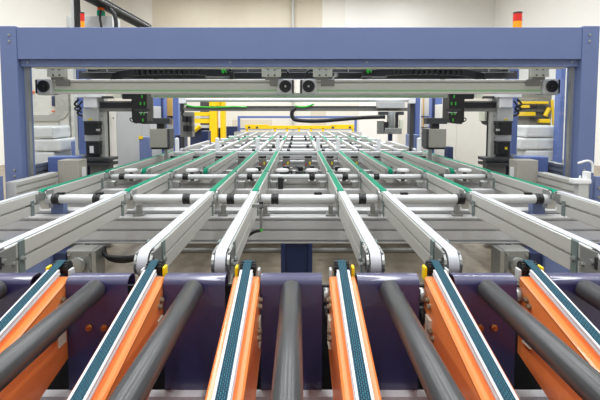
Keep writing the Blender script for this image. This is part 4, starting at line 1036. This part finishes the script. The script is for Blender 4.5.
# white hose fitting in front of the right post
d = 3.45
t = thing('air_fitting', 'white plastic air fitting with bent hose beside the right blue bracket', 'fitting', W(588, 180, d))
MB().box(XX(577, d), XX(594, d), d, d + 0.08, ZZ(184, d), ZZ(179.5, d), 0.006).build('base', 'white_plastic', t)
MB().box(XX(589.5, d), XX(594, d), d + 0.01, d + 0.07, ZZ(180, d), ZZ(172, d), 0.006).build('block', 'white_plastic', t)
p = [W(x, y, d + 0.04) for x, y in ((592.5, 173), (592.8, 166), (591, 162), (587, 160.8), (582, 162), (578, 163.2))]
MB().tube(p, 0.009, 10).build('hose', 'white_plastic', t)
for xp in (580, 584.5): q = W(xp, 178, d + .04); MB().cyl((q.x, q.y, q.z - 0.02), (q.x, q.y, q.z + 0.02), 0.008).build('nipple', 'white_plastic', t)
bx('stand', 'light_grey', t, XX(582, d), XX(592, d), d + 0.01, d + 0.07, 0.0, ZZ(184, d))

# ------------------------------------------------------------------ above the gantry
d = RD + 0.05
for s in (-1, 1):
    xx = s * 2.665 if s > 0 else XX(82.5, d, 20)
    z0 = ZZ(27.5, d)
    t = thing('signal_tower', 'red and amber signal tower rising above the header at the %s' % SIDE[s], 'signal lamp', (xx, d, zt - 0.02))
    r = 0.052 if s > 0 else 0.024
    MB().cyl((xx, d, zt - 0.02), (xx, d, z0 - 0.02), 0.014).build('pole', 'steel', t)
    MB().cyl((xx, d, z0 - 0.03), (xx, d, ZZ(21.5, d)), r, 20).build('amber_lamp', 'amber_lens', t)
    MB().cyl((xx, d, ZZ(21.3, d)), (xx, d, ZZ(13.8, d)), r, 20).build('red_lamp', 'red_lens', t)
    MB().cyl((xx, d, ZZ(13.8, d)), (xx, d, ZZ(12.4, d)), r * 1.03, 20).build('cap', 'black_plastic', t)
# dark service mast and cables at upper left
d = 6.2
t = thing('service_mast', 'dark service mast with black cables above the left header', 'mast', (XX(74, d), d, 0))
BB('mast_profile', 'light_grey', t, 69.5, 72.5, -30, 226, d, d + 0.1)
BB('dark_slot', 'dark_grey', t, 72.5, 74.5, -30, 150, d + 0.01, d + 0.09)
for x in (76, 77.6, 79.2): MB().tube([W(x, -30, d), W(x - 0.5, 0, d), W(x + 0.5, 18, d), W(x, 40, d)], 0.018).build('cable', 'black_rubber', t)
t = thing('control_box', 'pale grey control box with green and orange lamps above the left header', 'control box', W(97, 27, 6.6))
BB('body', 'light_grey', t, 82, 112, 16, 45, 6.6, 6.9)
BB('green_lamp', 'green_belt', t, 96.5, 102.5, 10, 15.8, 6.62, 6.72, 0.01)
BB('orange_lamp', 'orange_lens', t, 96.8, 102.2, 7, 10, 6.63, 6.71, 0.01)
BB('back_post', 'light_grey', t, 66, 69, 16, 40, 6.65, 6.75)
BB('stand', 'light_grey', t, 89, 92, 45, 215, 6.7, 6.78)
# cable ladder running down from the ceiling
a, b = W(82, -6, 6.0), W(146, 28, 8.2)
t = thing('cable_ladder', 'dark mesh cable ladder descending across the wall at upper left', 'cable tray', a)
dv = (b - a).normalized(); side = dv.cross(Vector((0, 0, 1))).normalized() * 0.1
upv = side.cross(dv).normalized() * 0.05
for q in (side, -side):
    MB().cyl(a + q, b + q, 0.02, 6).cyl(a + q + upv, b + q + upv, 0.012, 6).build('side_rail', 'dark_grey', t)
rg = MB()
for i in range(40):
    c = a.lerp(b, i / 39.0); rg.cyl(c + side, c - side, 0.006, 6); rg.cyl(c + side, c + side + upv, 0.006, 6); rg.cyl(c - side, c - side + upv, 0.006, 6)
rg.build('rungs', 'dark_grey', t)
cb = MB()
for j in range(4): 
    o = side * (-0.7 + 0.45 * j) + upv * 0.4
    cb.tube([a + o, a.lerp(b, 0.5) + o + Vector((0, 0, 0.01)), b + o], 0.022)
cb.build('cables', 'black_rubber', t)
for j, (x0, x1) in enumerate(((101, 104), (112, 115))):
    p = [W(x0, 10, 6.45), W(x0 - 1, 18, 6.45), W(x0, 24, 6.45), W(x0 + 1, 32, 6.45)] if j == 0 else [W(110, 9, 6.45), W(114, 14, 6.45), W(116, 22, 6.45), W(116, 32, 6.45)]
    MB().tube(p, 0.03 if j else 0.018).build('drop_cable', 'black_rubber', t)

# ------------------------------------------------------------------ camera and view
cam = bpy.data.cameras.new('Camera'); co = bpy.data.objects.new('Camera', cam); C.objects.link(co)
co.location = (0, 0, CZ); co.rotation_euler = (PI / 2 - PITCH, 0, 0)
cam.sensor_fit = 'HORIZONTAL'; cam.sensor_width = 36; cam.lens = F / 600 * 36
cam.shift_x = (300 - CX) / 600; cam.shift_y = -(200 - Y0) / 600
cam.clip_start = 0.02; cam.clip_end = 100
sc = bpy.context.scene
sc.camera = co
sc.view_settings.view_transform = 'Standard'; sc.view_settings.look = 'None'; sc.view_settings.gamma = 1
sc.view_settings.use_curve_mapping = False
sc.view_settings.exposure = -0.22
sc.cycles.use_denoising = True
sc.cycles.max_bounces = 10; sc.cycles.transparent_max_bounces = 12
